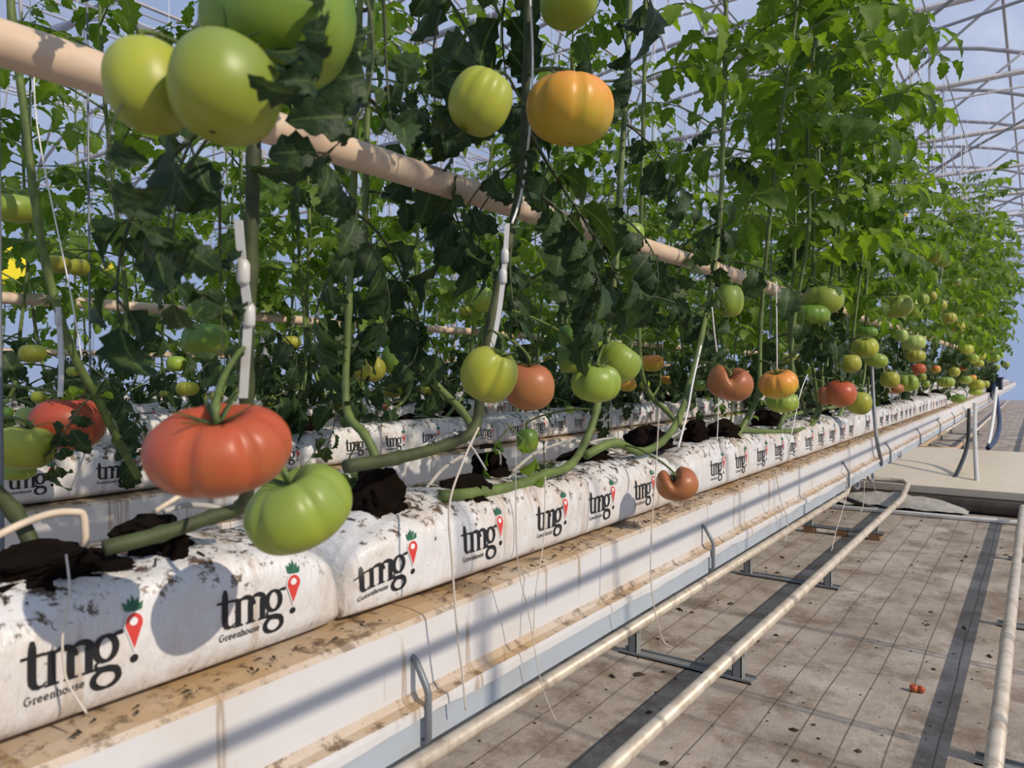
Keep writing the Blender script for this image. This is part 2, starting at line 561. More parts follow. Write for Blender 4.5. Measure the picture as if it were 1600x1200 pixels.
# cross wires and tie rods
cw = MB(); cw.tube([(-18, 0, 0), (1.0, 0, 0)], 0.010, 5); cw = cw.mesh('tie_rod', M_FRAME)
for k in range(10):
    tag(place(cw, 'tie_rod', None, (0, 2.0 + 3.0 * k, WIREZ + 0.03)), 'thin steel tie rod crossing the house above the crop wires', 'rod', 'tie rods')
br = MB(); br.tube([(0, 0, 0), (-2.4, 2.0, -0.55)], 0.016, 5); br = br.mesh('brace', M_FRAME)
for k in range(14):
    tag(place(br, 'wind_brace', None, (0.9, 3.0 + 2.0 * k, CHORD), (0, 0, 0), (1, 1, 1 if k % 2 else -1)), 'slanting steel wind brace below the roof trusses', 'brace', 'wind braces')
po = MB(); po.box((-0.04, -0.04, 0), (0.04, 0.04, CHORD)); po = po.mesh('post', M_FRAME, smooth=False)
for k in range(8):
    tag(place(po, 'steel_post', None, (-8.6, 2.2 + 4 * k, 0)), 'square grey steel post under the valley between two roof spans', 'post', 'steel posts')
    if k > 2: tag(place(po, 'steel_post', None, (1.0, 2.5 + 4 * k, 0)), 'square grey steel post beside the main aisle', 'post', 'aisle posts')

# concrete path crossing the aisle
cp = empty('concrete_path', (0, 8.2, 0)); tag(cp, 'raised pale concrete path crossing under the gutters', 'path')
b = MB(); b.box((-12, 6.50 - 8.2, 0.10), (4, 9.90 - 8.2, 0.155)); b.build('path_slab', M_CONC, cp, smooth=False)
b = MB(); b.box((-12, 6.53 - 8.2, -0.02), (4, 9.87 - 8.2, 0.10)); b.build('kerb_face', M_CONCD, cp, smooth=False)
b = MB(); b.tube([(-3.0, 6.34, 0.05), (0, 6.36, 0.055), (3, 6.38, 0.05)], 0.055, 12)
o = b.build('drain_pipe', M_DPIPE); tag(o, 'thick dirty dark drain pipe lying along foot of concrete path', 'pipe')
b = MB(); b.tube([(-2.6, 5.86, 0.018), (0, 6.03, 0.018), (3, 6.2, 0.018)], 0.016, 10)
tag(b.build('white_pipe', M_PVC), 'thin white pipe lying across the floor before the path', 'pipe')
b = MB()
r = random.Random(3)
nx, ny = 26, 10
vs = [(-1.35 + 0.95 * i / nx, 6.16 + 0.26 * j / ny, 0.02 + (0.09 * math.sin(math.pi * j / ny) * max(0.0, math.sin(math.pi * i / nx)) ** .6) + 0.025 * noise.noise(Vector((i * .35, j * .5, 0)))) for i in range(nx + 1) for j in range(ny + 1)]
b.add(vs, [(i * (ny + 1) + j, (i + 1) * (ny + 1) + j, (i + 1) * (ny + 1) + j + 1, i * (ny + 1) + j + 1) for i in range(nx) for j in range(ny)])
tag(b.build('plastic_sheet', M_SHEET), 'crumpled grey plastic sheet beside the drain pipe', 'sheet')

# ------------------------------------------------------------------ gutters
GY0, GY1 = -1.3, 13.3


def gutter_body(L):
    b = MB()
    b.extrude_y([(0.0, ZL - .008), (-.235, ZL - .008), (-.235, .640), (-.20, .612), (.008, .592), (.022, .598), (.022, .638), (.0, .646)], 0, L)
    return b.mesh('gutter_body', M_GUT, smooth=False)


def gutter_film(L):
    b = MB()
    prof = [(-.239, .66), (-.239, ZL), (-.12, ZL + .004), (-.02, ZL + .003), (.001, ZL), (.005, ZL - .006), (.006, .700), (.006, .656), (.012, .648), (.025, .646), (.0265, .640), (.0265, .631)]
    n = int(L / 0.025)
    vs = []
    for i in range(n + 1):
        y = L * i / n
        w1 = noise.noise(Vector((y * 6, 0, 0))); w2 = noise.noise(Vector((y * 14, 5, 0)))
        for j, (x, z) in enumerate(prof):
            dx = dz = 0
            if j >= 9: dx = 0.004 * w1
            if j == 11: dz = 0.008 * w1 + 0.004 * w2
            if j == 10: dz = 0.004 * w1
            if 1 <= j <= 3: dz = 0.003 * w2
            if j in (6, 7): dx = 0.0015 * w1
            vs.append((x + dx, y, z + dz))
    m = len(prof)
    b.add(vs, [(i * m + j, (i + 1) * m + j, (i + 1) * m + j + 1, i * m + j + 1) for i in range(n) for j in range(m - 1)])
    return b.mesh('film_liner', M_FILM, smooth=False)


GB1, GF1 = gutter_body(GY1 - GY0), gutter_film(GY1 - GY0)
GB2, GF2 = gutter_body(15), gutter_film(15)
GB3, GF3 = gutter_body(7.6), gutter_film(7.6)


def gutter(x, y, bm, fm, label, group=None):
    t = empty('growing_gutter', (x, y, 0)); tag(t, label, 'gutter', group)
    place(bm, 'gutter_body', t); place(fm, 'film_liner', t)
    k = 1.6
    while k < bm.vertices[-1].co.y:
        place(HANG, 'hanger', t, (-.243, k, .64))
        k += 2.6


HANG = MB(); HANG.tube([(.03, 0, -.03), (0, 0, -.03), (0, 0, .1), (0, 0, 2.91)], .003, 5); HANG = HANG.mesh('hanger', M_HOOK)
ORD = ['front', 'second', 'third', 'fourth', 'fifth', 'sixth', 'seventh']
gutter(ROWS[0], GY0, GB1, GF1, 'white lined steel growing gutter nearest the viewer, along the aisle')
for i in range(1, 7):
    gutter(ROWS[i], GY0 + 0.6, GB1, GF1, 'white lined growing gutter of the %s row behind the front gutter' % ORD[i])
for i in range(0, 7):
    gutter(ROWS[i], 14.3, GB2, GF2, 'far stretch of white growing gutter beyond the drain box', 'far gutters')
gutter(XR, -2.2, GB3, GF3, 'white lined growing gutter on the other side of the aisle')

# grey wire hooks holding the gutter
hk = MB(); hk.tube([(.003, 0, .066), (.012, 0, .062), (.028, 0, .036), (.031, 0, .028), (.031, 0, -.024), (.027, 0, -.030), (-.03, 0, -.030)], 0.0042, 8)
hk = hk.mesh('gutter_hook', M_HOOK)
hooks = [(-.35, None), (.63, 'grey bent wire hook on gutter nearest the viewer'), (1.545, 'grey bent wire hook on front gutter below the hanging brown-red tomato'),
         (2.95, 'grey bent wire hook on front gutter above the rail ends'), (3.9, None), (5.0, None), (6.1, None), (7.2, None), (8.4, None), (9.6, None)]
for y, lab in hooks:
    o = place(hk, 'gutter_hook', None, (ROWS[0], y, .632))
    if lab: tag(o, lab, 'hook', 'gutter hooks')
    else: tag(o, 'small grey wire hook far along the front gutter', 'hook', 'gutter hooks')
# long hanger rod
b = MB()
b.tube(smooth_path([P(1362, 570, -.63), P(1366, 640, -.60), P(1371, 690, -.575), P(1378, 722, -.572), P(1374, 727, -.59), P(1360, 729, -.66)], 5), 0.008, 8)
tag(b.build('hanger_rod', M_HOOK), 'long grey hanger rod bent under the front gutter', 'rod')
for uu, vv in ((1335, 752), (1358, 741), (1402, 705)):
    b = MB(); p = P(uu, vv, -.59)
    b.tube(smooth_path([p + Vector((0, -.07, 0.02)), p + Vector((0.01, -.04, -.02)), p + Vector((0.015, .02, -.025)), p + Vector((0, .07, .02))], 4), 0.006, 6)
    tag(b.build('wire_loop', M_HOOK), 'thin grey wire loop hanging under the front gutter', 'wire', 'wire loops')

# ------------------------------------------------------------------ pipe rails on the floor
RZ = H - 0.93


def rail(pts, label, mat=None, r=0.0205):
    b = MB(); b.tube(pts, r, 12)
    return tag(b.build('pipe_rail', mat or M_RAIL), label, 'rail')


RX1, RX2, RX3, RX4 = -1.197, -0.812, -0.078, 0.305
rail([(RX1, 0.3, RZ), (RX1, 6.1, RZ), (RX1, 6.25, RZ + .07)], 'cream painted pipe rail running under the front gutter')
rail([(RX2, 0.3, RZ), (RX2, 6.1, RZ), (RX2, 6.4, RZ + .075)], 'cream painted pipe rail second from the gutter, ending at the path')
b = MB(); b.tube([(RX1, 6.25, RZ + .07), (RX1 + .03, 6.42, RZ + .09), (RX2 - .03, 6.42, RZ + .09), (RX2, 6.40, RZ + .075)], 0.0205, 10)
tag(b.build('rail_end_bar', M_RAIL), 'cream crossbar joining the two rail ends at the path', 'bar')
rail([(RX3, 0.9, RZ), (RX3, 6.2, RZ)], 'cream painted pipe rail at right edge of the aisle floor')
rail([(RX4, 0.9, RZ), (RX4, 6.2, RZ)], 'cream painted pipe rail beyond the right edge of the aisle')
b = MB(); b.tube(smooth_path([(RX1, 13.5, RZ), (RX1, 10.6, RZ), (RX1, 10.2, RZ + .02), (RX1 + .05, 10.05, RZ + .03), (RX2 - .08, 10.05, RZ + .03), (RX2, 10.25, RZ + .02), (RX2, 10.7, RZ), (RX2, 14, RZ)], 5), 0.026, 10)
tag(b.build('bent_rail', M_ORAIL), 'ochre pipe rail bent into a loop behind the concrete path', 'rail')
rail([(RX1, 13.5, RZ), (RX1, 31, RZ)], 'far cream pipe rail under the gutter beyond the path')
rail([(RX2, 14, RZ), (RX2, 31, RZ)], 'far cream pipe rail beyond the ochre rail loop')
rail([(RX3, 10.2, RZ), (RX3, 31, RZ)], 'far cream pipe rail at the right beyond the path')


def stand(x0, x1, y, label, blocks=False):
    t = empty('rail_stand', ((x0 + x1) / 2, y, 0)); tag(t, label, 'stand', 'rail stands')
    hw = (x1 - x0) / 2
    z0 = 0.035 if blocks else 0.0
    b = MB(); b.box((-hw - .05, -.028, z0), (hw + .05, .028, z0 + .005)); b.box((-hw - .05, -.028, z0), (hw + .05, -.024, z0 + .013)); b.box((-hw - .05, .024, z0), (hw + .05, .028, z0 + .013))
    b.build('base_channel', M_STAND, t, smooth=False)
    for s in (-1, 1):
        b = MB()
        x = s * hw
        zt = RZ - .018
        b.box((x - .016, -.022, z0 + .005), (x + .016, -.018, zt)); b.box((x - .016, -.022, z0 + .005), (x - .013, .02, zt)); b.box((x + .013, -.022, z0 + .005), (x + .016, .02, zt))
        b.build('upright', M_STAND, t, smooth=False)
        b = MB(); b.tube([(x - .020, 0, zt + .012), (x - .016, 0, zt - .004), (x, 0, zt - .009), (x + .016, 0, zt - .004), (x + .020, 0, zt + .012)], .004, 6)
        b.build('saddle', M_STAND, t)
    if blocks:
        for s in (-1, 0, 1):
            b = MB(); b.box((s * hw - .032, -.04, 0), (s * hw + .032, .04, .035)); b.build('wood_block', M_BLOCK, t, smooth=False)


stand(RX1, RX2, 1.2, 'grey rail stand nearest the viewer, in shade under the gutter')
stand(RX1, RX2, 2.45, 'grey rail stand in the middle of the left rails, plain base')
stand(RX1, RX2, 3.75, 'grey rail stand just before the one on wooden blocks')
stand(RX1, RX2, 5.0, 'grey rail stand raised on three brown wooden blocks', True)
for y, lab in ((2.3, 'grey rail stand at right edge, nearest the viewer'), (3.6, 'grey rail stand in the middle of the right-hand rail'), (4.9, 'grey rail stand of the right-hand rail near the white pipe')):
    stand(RX3, RX4, y, lab)
for y in (11.5, 13, 14.5):
    stand(RX1, RX2, y, 'small grey rail stand far beyond the concrete path')

# ------------------------------------------------------------------ wooden support poles
def pole(x, z, y0, y1, r, label, bend=0.01):
    n = 24
    b = MB()
    pts = [(x + bend * noise.noise(Vector((k * .7, x, 0))), y0 + (y1 - y0) * k / n, z + bend * noise.noise(Vector((k * .6, x, 9)))) for k in range(n + 1)]
    b.tube(pts, [r * (1 + 0.06 * noise.noise(Vector((k * 1.3, x, 4)))) for k in range(n + 1)], 16)
    tag(b.build('wooden_pole', M_POLE), label, 'pole')


pole(-.75, H + .293, -.6, 12.5, .0205, 'pale wooden pole running through the front plant row')
pole(-2.95, H + .262, .2, 14, .0215, 'pale wooden pole behind the third row of bags, upper one at left')
pole(-5.2, H + .135, .4, 16, .0215, 'pale wooden pole low among the plants, farther back')
ot = empty('shadow_pipe', (.34, 0, H + .30)); tag(ot, 'thin unseen pipe over the aisle, added to cast the gutter streak', 'pipe')  # out of view, added to throw the shadow streak on the gutter wall
b = MB(); b.tube([(0, -2.2, 0), (0, 1.5, .002), (0, 6.3, 0)], .0075, 8); b.build('pipe', M_POLE, ot)
hw_ = MB(); hw_.tube([(0, 0, 0), (0, 0, WIREZ + .03 - H - .30)], .0012, 4); hw_ = hw_.mesh('hanging_wire', M_HOOK)
for y in (-1.5, 2.0, 5.0): place(hw_, 'hanging_wire', ot, (0, y, 0))

# ------------------------------------------------------------------ grow bags with their print
BL, BHW, BH = 0.955, 0.086, 0.118


def bag_point(s, a, seed):
    """s along the bag 0..1, a angle round the section (0 = aisle side, pi/2 = top)"""
    ca, sa = math.cos(a), math.sin(a)
    e = max(0.0, 1 - abs(2 * s - 1) ** 9) ** 0.5
    ez = 0.52 + 0.48 * e
    ex = 0.80 + 0.20 * e
    y = BL * (s - .5) * (0.985 + 0.015 * abs(ca))
    sz = math.copysign(abs(sa) ** (0.62 if sa > 0 else 0.35), sa)
    sx = math.copysign(abs(ca) ** 0.60, ca)
    nv = Vector((y * 5.5 + seed * 13.1, ca * 1.1, sa * 1.1))
    bmp = noise.noise(nv) * 0.007 + noise.noise(nv * 2.6) * 0.003
    topw = max(0.0, sa)
    en = (1 - e) if e < 1 else 0
    wr = noise.noise(Vector((s * 30, ca * 4 + seed, sa * 4)))
    bmp += .006 * wr * min(1, (abs(2 * s - 1) ** 5)) * (1 if abs(y) < BL * .49 else .4)
    bmp = bmp * (0.55 + 0.9 * topw) + topw ** 2 * 0.004 * noise.noise(nv * 6)
    x = (BHW * ex + (bmp if sa > -.6 else 0)) * sx
    z = BH * 0.5 * (1 + sz) * (ez if sz > -.9 else 1) + (bmp * topw)
    if sz <= -0.9: z = max(z, 0.0)
    return Vector((x, y, max(z, 0.001)))


def bag_surface(y, zz, seed, off):
    """point on the aisle-side face of the bag at height zz"""
    s = y / (BL * 0.999) + .5
    q = 2 * zz / BH - 1
    p_ = 1 / (0.62 if q > 0 else 0.35)
    a = math.asin(max(-.999, min(.999, math.copysign(abs(q) ** p_, q))))
    p = bag_point(s, a, seed)
    p1 = bag_point(s + .004, a, seed); p2 = bag_point(s, a + .05, seed)
    n = (p1 - p).cross(p2 - p)
    n = n.normalized() if n.length > 1e-12 else Vector((1, 0, 0))
    if n.x < 0: n = -n
    return p + n * off


def bag_mesh(seed):
    b = MB()
    ns, na = 72, 48
    vs = []
    for i in range(ns + 1):
        s = i / ns
        for k in range(na):
            vs.append(bag_point(s, 2 * math.pi * k / na, seed))
    fs = [(i * na + k, (i + 1) * na + k, (i + 1) * na + (k + 1) % na, i * na + (k + 1) % na) for i in range(ns) for k in range(na)]
    fs.append(tuple(range(na))); fs.append(tuple(ns * na + k for k in range(na - 1, -1, -1)))
    b.add(vs, fs)
    return b.mesh('bag_body', M_BAG)


def flap_mesh(seed):
    b = MB(); r = random.Random(seed)
    n = 10
    vs = []
    for i in range(n + 1):
        t = i / n * 2 - 1
        zb = 0.032 + 0.006 * noise.noise(Vector((t * 3, seed, 1)))
        for j, (dy, zz) in enumerate(((0, zb), (.014, zb + .006 * noise.noise(Vector((t * 4, seed, 3)))), (.030, zb * .8 + .010 * noise.noise(Vector((t * 5, seed, 7)))))):
            vs.append((t * BHW * (.80 - .1 * j), dy - .006, zz))
    top = [(x, y, z + .0012) for x, y, z in vs]
    f = [(i * 3 + j, i * 3 + j + 1, (i + 1) * 3 + j + 1, (i + 1) * 3 + j) for i in range(n) for j in range(2)]
    b.add(vs, f); b.add(top, [tuple(reversed(q)) for q in f])
    return b.mesh('sealed_end', M_BAG)


def arcpts(cx, cy, rx, ry, a0, a1, n):
    return [(cx + rx * math.cos(math.radians(a0 + (a1 - a0) * k / n)), cy + ry * math.sin(math.radians(a0 + (a1 - a0) * k / n))) for k in range(n + 1)]


def logo_shapes():
    """list of (material index, layer, points, quads) in logo units (x height = 1)"""
    out = []

    def ribbon(pts, w, mi=0, layer=0, closed=False):
        n = len(pts)
        if not isinstance(w, (list, tuple)): w = [w] * n
        vs = []
        for i, (x, y) in enumerate(pts):
            a = pts[(i - 1) % n] if (closed or i > 0) else pts[i]
            c = pts[(i + 1) % n] if (closed or i < n - 1) else pts[i]
            dx, dy = c[0] - a[0], c[1] - a[1]
            L = math.hypot(dx, dy) or 1
            nx, ny = -dy / L, dx / L
            vs += [(x + nx * w[i] / 2, y + ny * w[i] / 2), (x - nx * w[i] / 2, y - ny * w[i] / 2)]
        m = n if closed else n - 1
        out.append((mi, layer, vs, [(2 * i, 2 * i + 1, (2 * i + 3) % (2 * n), (2 * i + 2) % (2 * n)) for i in range(m)]))

    def bar(x0, y0, x1, y1, w, n=4):
        ribbon([(x0 + (x1 - x0) * k / n, y0 + (y1 - y0) * k / n) for k in range(n + 1)], w)

    def blob(cx, cy, r, mi, layer, n=16):
        vs = [(cx, cy)] + [(cx + r * math.cos(2 * math.pi * k / n), cy + r * math.sin(2 * math.pi * k / n)) for k in range(n)]
        out.append((mi, layer, vs, [(0, 1 + k, 1 + (k + 1) % n) for k in range(n)]))

    # t
    ribbon([(.30, 1.36), (.295, 1.2), (.29, 1.0), (.29, .7), (.29, .4), (.30, .22), (.36, .10), (.46, .05), (.57, .07), (.66, .16)],
           [.10, .20, .23, .23, .23, .22, .17, .11, .07, .05])
    bar(.0, .95, .62, .95, .085)
    # m
    for x, sw in ((.80, .0), (1.30, .0), (1.80, .0)):
        bar(x, .02, x, .80 if x > .9 else .97, .22)
        bar(x - .19, .03, x + .19, .03, .07)
    bar(.60, .93, .80, .96, .08)
    for x in (.86, 1.36):
        ribbon(arcpts(x + .22, .62, .33, .34, 165, 0, 12), [.05, .06, .08, .10, .12, .14, .16, .18, .19, .20, .21, .22, .22])
    # g : upper bowl, ear, link, lower bowl
    ribbon(arcpts(2.28, .58, .29, .37, 0, 345, 23), [.10 + .11 * abs(math.cos(math.radians(a * 15))) for a in range(24)], closed=True)
    ribbon([(2.45, .86), (2.56, .93), (2.68, .95), (2.80, .94)], [.07, .09, .12, .13])
    ribbon([(2.10, .28), (1.99, .16), (2.0, .05), (2.14, -.01), (2.36, -.03), (2.56, -.09), (2.66, -.22)], [.07, .09, .13, .18, .20, .20, .18])
    ribbon(arcpts(2.28, -.31, .37, .27, 0, 345, 23), [.09 + .10 * abs(math.cos(math.radians(a * 15))) for a in range(24)], closed=True)
    # exclamation: berry shaped pin and dot
    blob(3.12, .02, .125, 0, 0)
    outl = []
    for k in range(25):
        a = math.radians(-35 + 250 * k / 24)
        outl.append((3.12 + .27 * math.cos(a), 1.10 + .30 * math.sin(a)))
    for gro, mi, layer in ((1.17, 3, 1), (1.0, 1, 2)):
        ps = [(3.12 + (x - 3.12) * gro, 1.0 + (y - 1.0) * gro) for x, y in outl] + [(3.12, 1.0 - .68 * gro)]
        out.append((mi, layer, [(3.12, 1.0)] + ps, [(0, 1 + k, 1 + (k + 1) % len(ps)) for k in range(len(ps))]))
    blob(3.10, 1.16, .125, 3, 3)
    # crown
    out.append((2, 2, [(2.86, 1.50), (2.82, 1.76), (2.96, 1.66), (3.00, 1.84), (3.08, 1.70), (3.14, 1.92), (3.21, 1.70), (3.31, 1.82), (3.31, 1.64), (3.44, 1.70), (3.38, 1.48), (3.12, 1.44)],
                [(11, 0, 1, 2), (11, 2, 3, 4), (11, 4, 5, 6), (11, 6, 7, 8), (11, 8, 9, 10)]))
    # small word underneath, in a thin serif hand
    gl = {
        'G': [arcpts(.36, .5, .34, .48, 50, 330, 10), [(.66, .24), (.66, .46)], [(.48, .47), (.78, .47)]],
        'r': [[(.16, 0), (.16, .66)], [(.02, .03), (.34, .03)], [(.16, .45), (.30, .64), (.44, .62)]],
        'e': [[(.07, .36), (.52, .36)] + arcpts(.30, .34, .24, .31, 10, 320, 9)[1:]],
        'n': [[(.14, 0), (.14, .66)], [(.14, .48), (.30, .64), (.46, .60), (.50, .40), (.50, 0)], [(.02, .03), (.28, .03)], [(.38, .03), (.62, .03)]],
        'h': [[(.14, 0), (.14, 1.0)], [(.14, .48), (.30, .64), (.46, .60), (.50, .40), (.50, 0)], [(.02, .03), (.28, .03)], [(.38, .03), (.62, .03)]],
        'o': [arcpts(.30, .33, .25, .31, 0, 360, 10)],
        'u': [[(.12, .64), (.12, .22), (.22, .04), (.38, .06), (.50, .22)], [(.50, .66), (.50, .0), (.62, .0)]],
        's': [[(.44, .52), (.34, .64), (.16, .62), (.10, .48), (.20, .36), (.38, .28), (.44, .14), (.32, .02), (.14, .03), (.06, .16)]],
    }
    x = .10
    sc = .235
    for ch in 'Greenhouse':
        for poly in gl[ch]:
            ribbon([(x + px * sc, -.36 + py * sc) for px, py in poly], .034)
        x += {'G': .86, 'r': .50, 's': .56}.get(ch, .68) * sc * 1.02
    return out


LOGO = logo_shapes()
LU = 0.0280


def logo_mesh(ybase, zbase, seed):
    b = MB()
    for mi, layer, vs, qs in LOGO:
        b.add([bag_surface(ybase + x * LU, zbase + y * LU, seed, 0.0009 + 0.0003 * layer) for x, y in vs], qs, mi)
    return b.mesh('printed_logo', [M_INK, M_INKR, M_INKG, M_INKW], smooth=False)


NB = 4
BAGS = [bag_mesh(i) for i in range(NB)]
FLAPS = [flap_mesh(i) for i in range(3)]
LOGOS = {}
LOGOY = {0: [-.425, -.27, -.11, .151, .316], 1: [-.468, -.288, -.110, .056, .228, .372], 2: [-.33, -.16, .015, .185, .345], 3: [-.42, -.25, -.08, .09, .26]}
for k in range(NB):
    lo = []
    for y in LOGOY[k]:
        if y + 3.4 * LU > BL / 2 - .004: continue
        lo.append(logo_mesh(y, 0.043, k))
    LOGOS[k] = lo


def grow_bag(x, y, kind, label, group):
    t = empty('grow_bag', (x, y, ZL + .003)); tag(t, label, 'grow bag', group)
    body = place(BAGS[kind], 'bag_body', t)
    for m in LOGOS[kind]: place(m, 'printed_logo', body)
    place(FLAPS[kind % 3], 'sealed_end', t, (0, BL / 2 - .006, 0))
    return t


BP = 0.965
bag_labels = ['white grow bag at lower left corner, nearest the viewer', 'white grow bag under the big dark soil plug, second from the left',
              'white grow bag just behind the hanging brown-red tomato', 'white grow bag below the red and yellow-green tomatoes']
for k in range(14):
    y = 0.565 - BP / 2 + BP * k
    kind = [0, 1, 2][k] if k < 3 else (k * 7 + 2) % NB
    lab = bag_labels[k] if k < 4 else '%s white grow bag from the left on the front gutter' % NTH[k]
    grow_bag(ROWS[0] - .026 - BHW, y, kind, lab, 'grow bags on the front gutter')
for i in range(1, 6):
    for k in range(14 if i < 4 else 10):
        y = 0.25 + .3 * i + BP * (k - (0 if i < 3 else -1)) + (i * .37) % .9
        lab = '%s white printed grow bag along the %s gutter from its near end' % (NTH[k], ORD[i])
        grow_bag(ROWS[i] - .026 - BHW, y, (k * 5 + i) % NB, lab, 'grow bags on the %s gutter' % ORD[i])
for k in range(10):
    grow_bag(ROWS[0] - .026 - BHW, 14.6 + BP * k, k % NB, 'tiny white grow bag beyond the drain box', 'grow bags beyond the drain box')
for k in range(6):
    grow_bag(XR - .026 - BHW, -1.6 + BP * k, k % NB, 'white grow bag on the gutter across the aisle', 'grow bags across the aisle')

# ------------------------------------------------------------------ dark coir plugs
def soil_mesh(seed, tall):
    b = MB(); na, nz = 40, 18
    vs = []
    for j in range(nz + 1):
        t = j / nz
        for k in range(na):
            a = 2 * math.pi * k / na
            rr = (1 - t ** 2.2 * (0.55 if tall else .8)) * (1.0 + .5 * noise.noise(Vector((math.cos(a) * 1.3 + seed * 7, math.sin(a) * 1.3, t * 2))) + .34 * noise.noise(Vector((math.cos(a) * 4, math.sin(a) * 4 + seed, t * 5))) + .16 * noise.noise(Vector((math.cos(a) * 11, math.sin(a) * 11 + seed, t * 14))))
            if j == nz: rr *= .5
            vs.append((rr * math.cos(a), rr * math.sin(a) , t + .10 * noise.noise(Vector((a, t * 4, seed)))))
    fs = [(j * na + k, j * na + (k + 1) % na, (j + 1) * na + (k + 1) % na, (j + 1) * na + k) for j in range(nz) for k in range(na)]
    fs.append(tuple(nz * na + k for k in range(na)))
    b.add(vs, fs)
    return b.mesh('coir_plug', M_SOIL)


SOIL = [soil_mesh(i, i % 2) for i in range(6)]


def soil(u, v, wpx, hpx, X, kind, label, group='coir plugs on the front bags'):
    p = P(u, v, X); f = PD(u, X)
    w, h = wpx * f / FPX / 2, hpx * f / FPX
    o = place(SOIL[kind], 'coir_plug', None, p, (0, 0, kind * 1.3), (w, w * 1.05, h))
    tag(o, label, 'soil plug', group)


soil(55, 905, 190, 60, -.70, 0, 'wide dark soil mound at left end of the nearest bag')
soil(235, 862, 110, 55, -.72, 3, 'dark soil mound under the cut stem beside the drip tube')
soil(275, 880, 36, 50, -.665, 1, 'small dark soil crumb on the nearest bag')
soil(592, 812, 84, 80, -.70, 1, 'tall dark soil plug standing on the second bag')
soil(728, 783, 100, 42, -.69, 2, 'low dark soil mound beside the tall black plug')
soil(766, 758, 56, 62, -.74, 3, 'tall black soil plug behind the bent stem')
soil(918, 728, 80, 32, -.72, 0, 'dark soil mound under the forked stem in the middle')
soil(1012, 700, 70, 36, -.73, 4, 'dark soil mound above the brown-red hanging tomato')
soil(1088, 690, 36, 34, -.70, 5, 'small dark soil plug left of the leafy seedling')
soil(1130, 685, 52, 30, -.69, 2, 'dark soil mound below the lobed brown tomato')
soil(1200, 665, 40, 24, -.72, 1, 'dark soil mound below the orange tomato pair')
soil(1268, 655, 70, 22, -.74, 0, 'low dark soil under the long green stems')
for u, v, w, h, X in ((150, 725, 70, 30, -1.88), (20, 750, 40, 22, -1.86), (480, 690, 50, 40, -1.86), (640, 668, 44, 22, -1.9), (590, 700, 40, 20, -1.86), (710, 650, 36, 22, -1.9), (840, 646, 34, 18, -1.88),
                      (905, 640, 30, 16, -1.88), (980, 634, 26, 14, -1.88), (1040, 628, 24, 12, -1.88), (320, 715, 50, 24, -1.9), (1100, 622, 20, 10, -1.88)):
    soil(u, v, w, h, X, int(u) % 6, 'dark soil plug on the second row of bags', 'coir plugs on the second row')
for u, v, w, h, X in ((620, 645, 24, 16, -3.0), (545, 652, 26, 16, -3.0), (700, 637, 22, 12, -3.0), (400, 660, 26, 16, -3.0)):
    soil(u, v, w, h, X, int(u) % 6, 'dark soil plug on the third row of bags', 'coir plugs on the third row')
for u in (1330, 1375, 1410, 1440, 1465):
    p = P(u, 640, -.72)
    f = PD(u, -.72)
    tag(place(SOIL[u % 6], 'coir_plug', None, (-.72, p.y, ZL + .105), (0, 0, u), (.045, .06, .04)), 'dark soil plug far along the front bags', 'soil plug', 'coir plugs on the front bags')

# ------------------------------------------------------------------ tomato leaves
def leaflet(b, base, fwd, nrm, L, Wd, droop, rnd, lob=0.19, fold=0.30):
    """one lobed leaflet: midrib along fwd, blade either side, folded and drooping"""
    fwd = fwd.normalized()
    nrm = (nrm - fwd * nrm.dot(fwd)).normalized()
    side = nrm.cross(fwd)
    n = 12
    pos = Vector(base); d = fwd.copy(); nn = nrm.copy()
    mids = []
    for i in range(n + 1):
        mids.append((pos.copy(), d.copy(), nn.copy()))
        ang = -droop / n
        q = Matrix.Rotation(-ang, 3, side)
        d = (q @ d).normalized(); nn = (q @ nn).normalized()
        pos = pos + d * (L / n)
    vs = []; at = []
    curl = rnd.uniform(-.25, .15)
    for i, (p, dd, nv) in enumerate(mids):
        t = i / n
        w = Wd * (math.sin(math.pi * min(1, t ** 0.72)) ** 0.85 if 0 < t < 1 else 0.0)
        if 0 < i < n: w *= 1 + lob * (-.75, .9, .35)[i % 3]
        w *= rnd.uniform(.94, 1.06)
        fwdoff = (0.05 * L if i % 3 == 1 else 0) * (1 - t)
        sd = side
        lift = w * (fold + curl * t)
        vs += [p, p + sd * w * .5 + dd * fwdoff * .4 + nv * lift * .62, p + sd * w + dd * fwdoff + nv * lift * rnd.uniform(.6, 1.05),
               p - sd * w * .5 + dd * fwdoff * .4 + nv * lift * .62, p - sd * w + dd * fwdoff + nv * lift * rnd.uniform(.6, 1.05)]
        at += [1.0, .35, 0, .35, 0]
    fs = []
    for i in range(n):
        a, c = i * 5, (i + 1) * 5
        fs += [(a, c, c + 1, a + 1), (a + 1, c + 1, c + 2, a + 2), (a, a + 3, c + 3, c), (a + 3, a + 4, c + 4, c + 3)]
    b.add(vs, fs, 0, at)


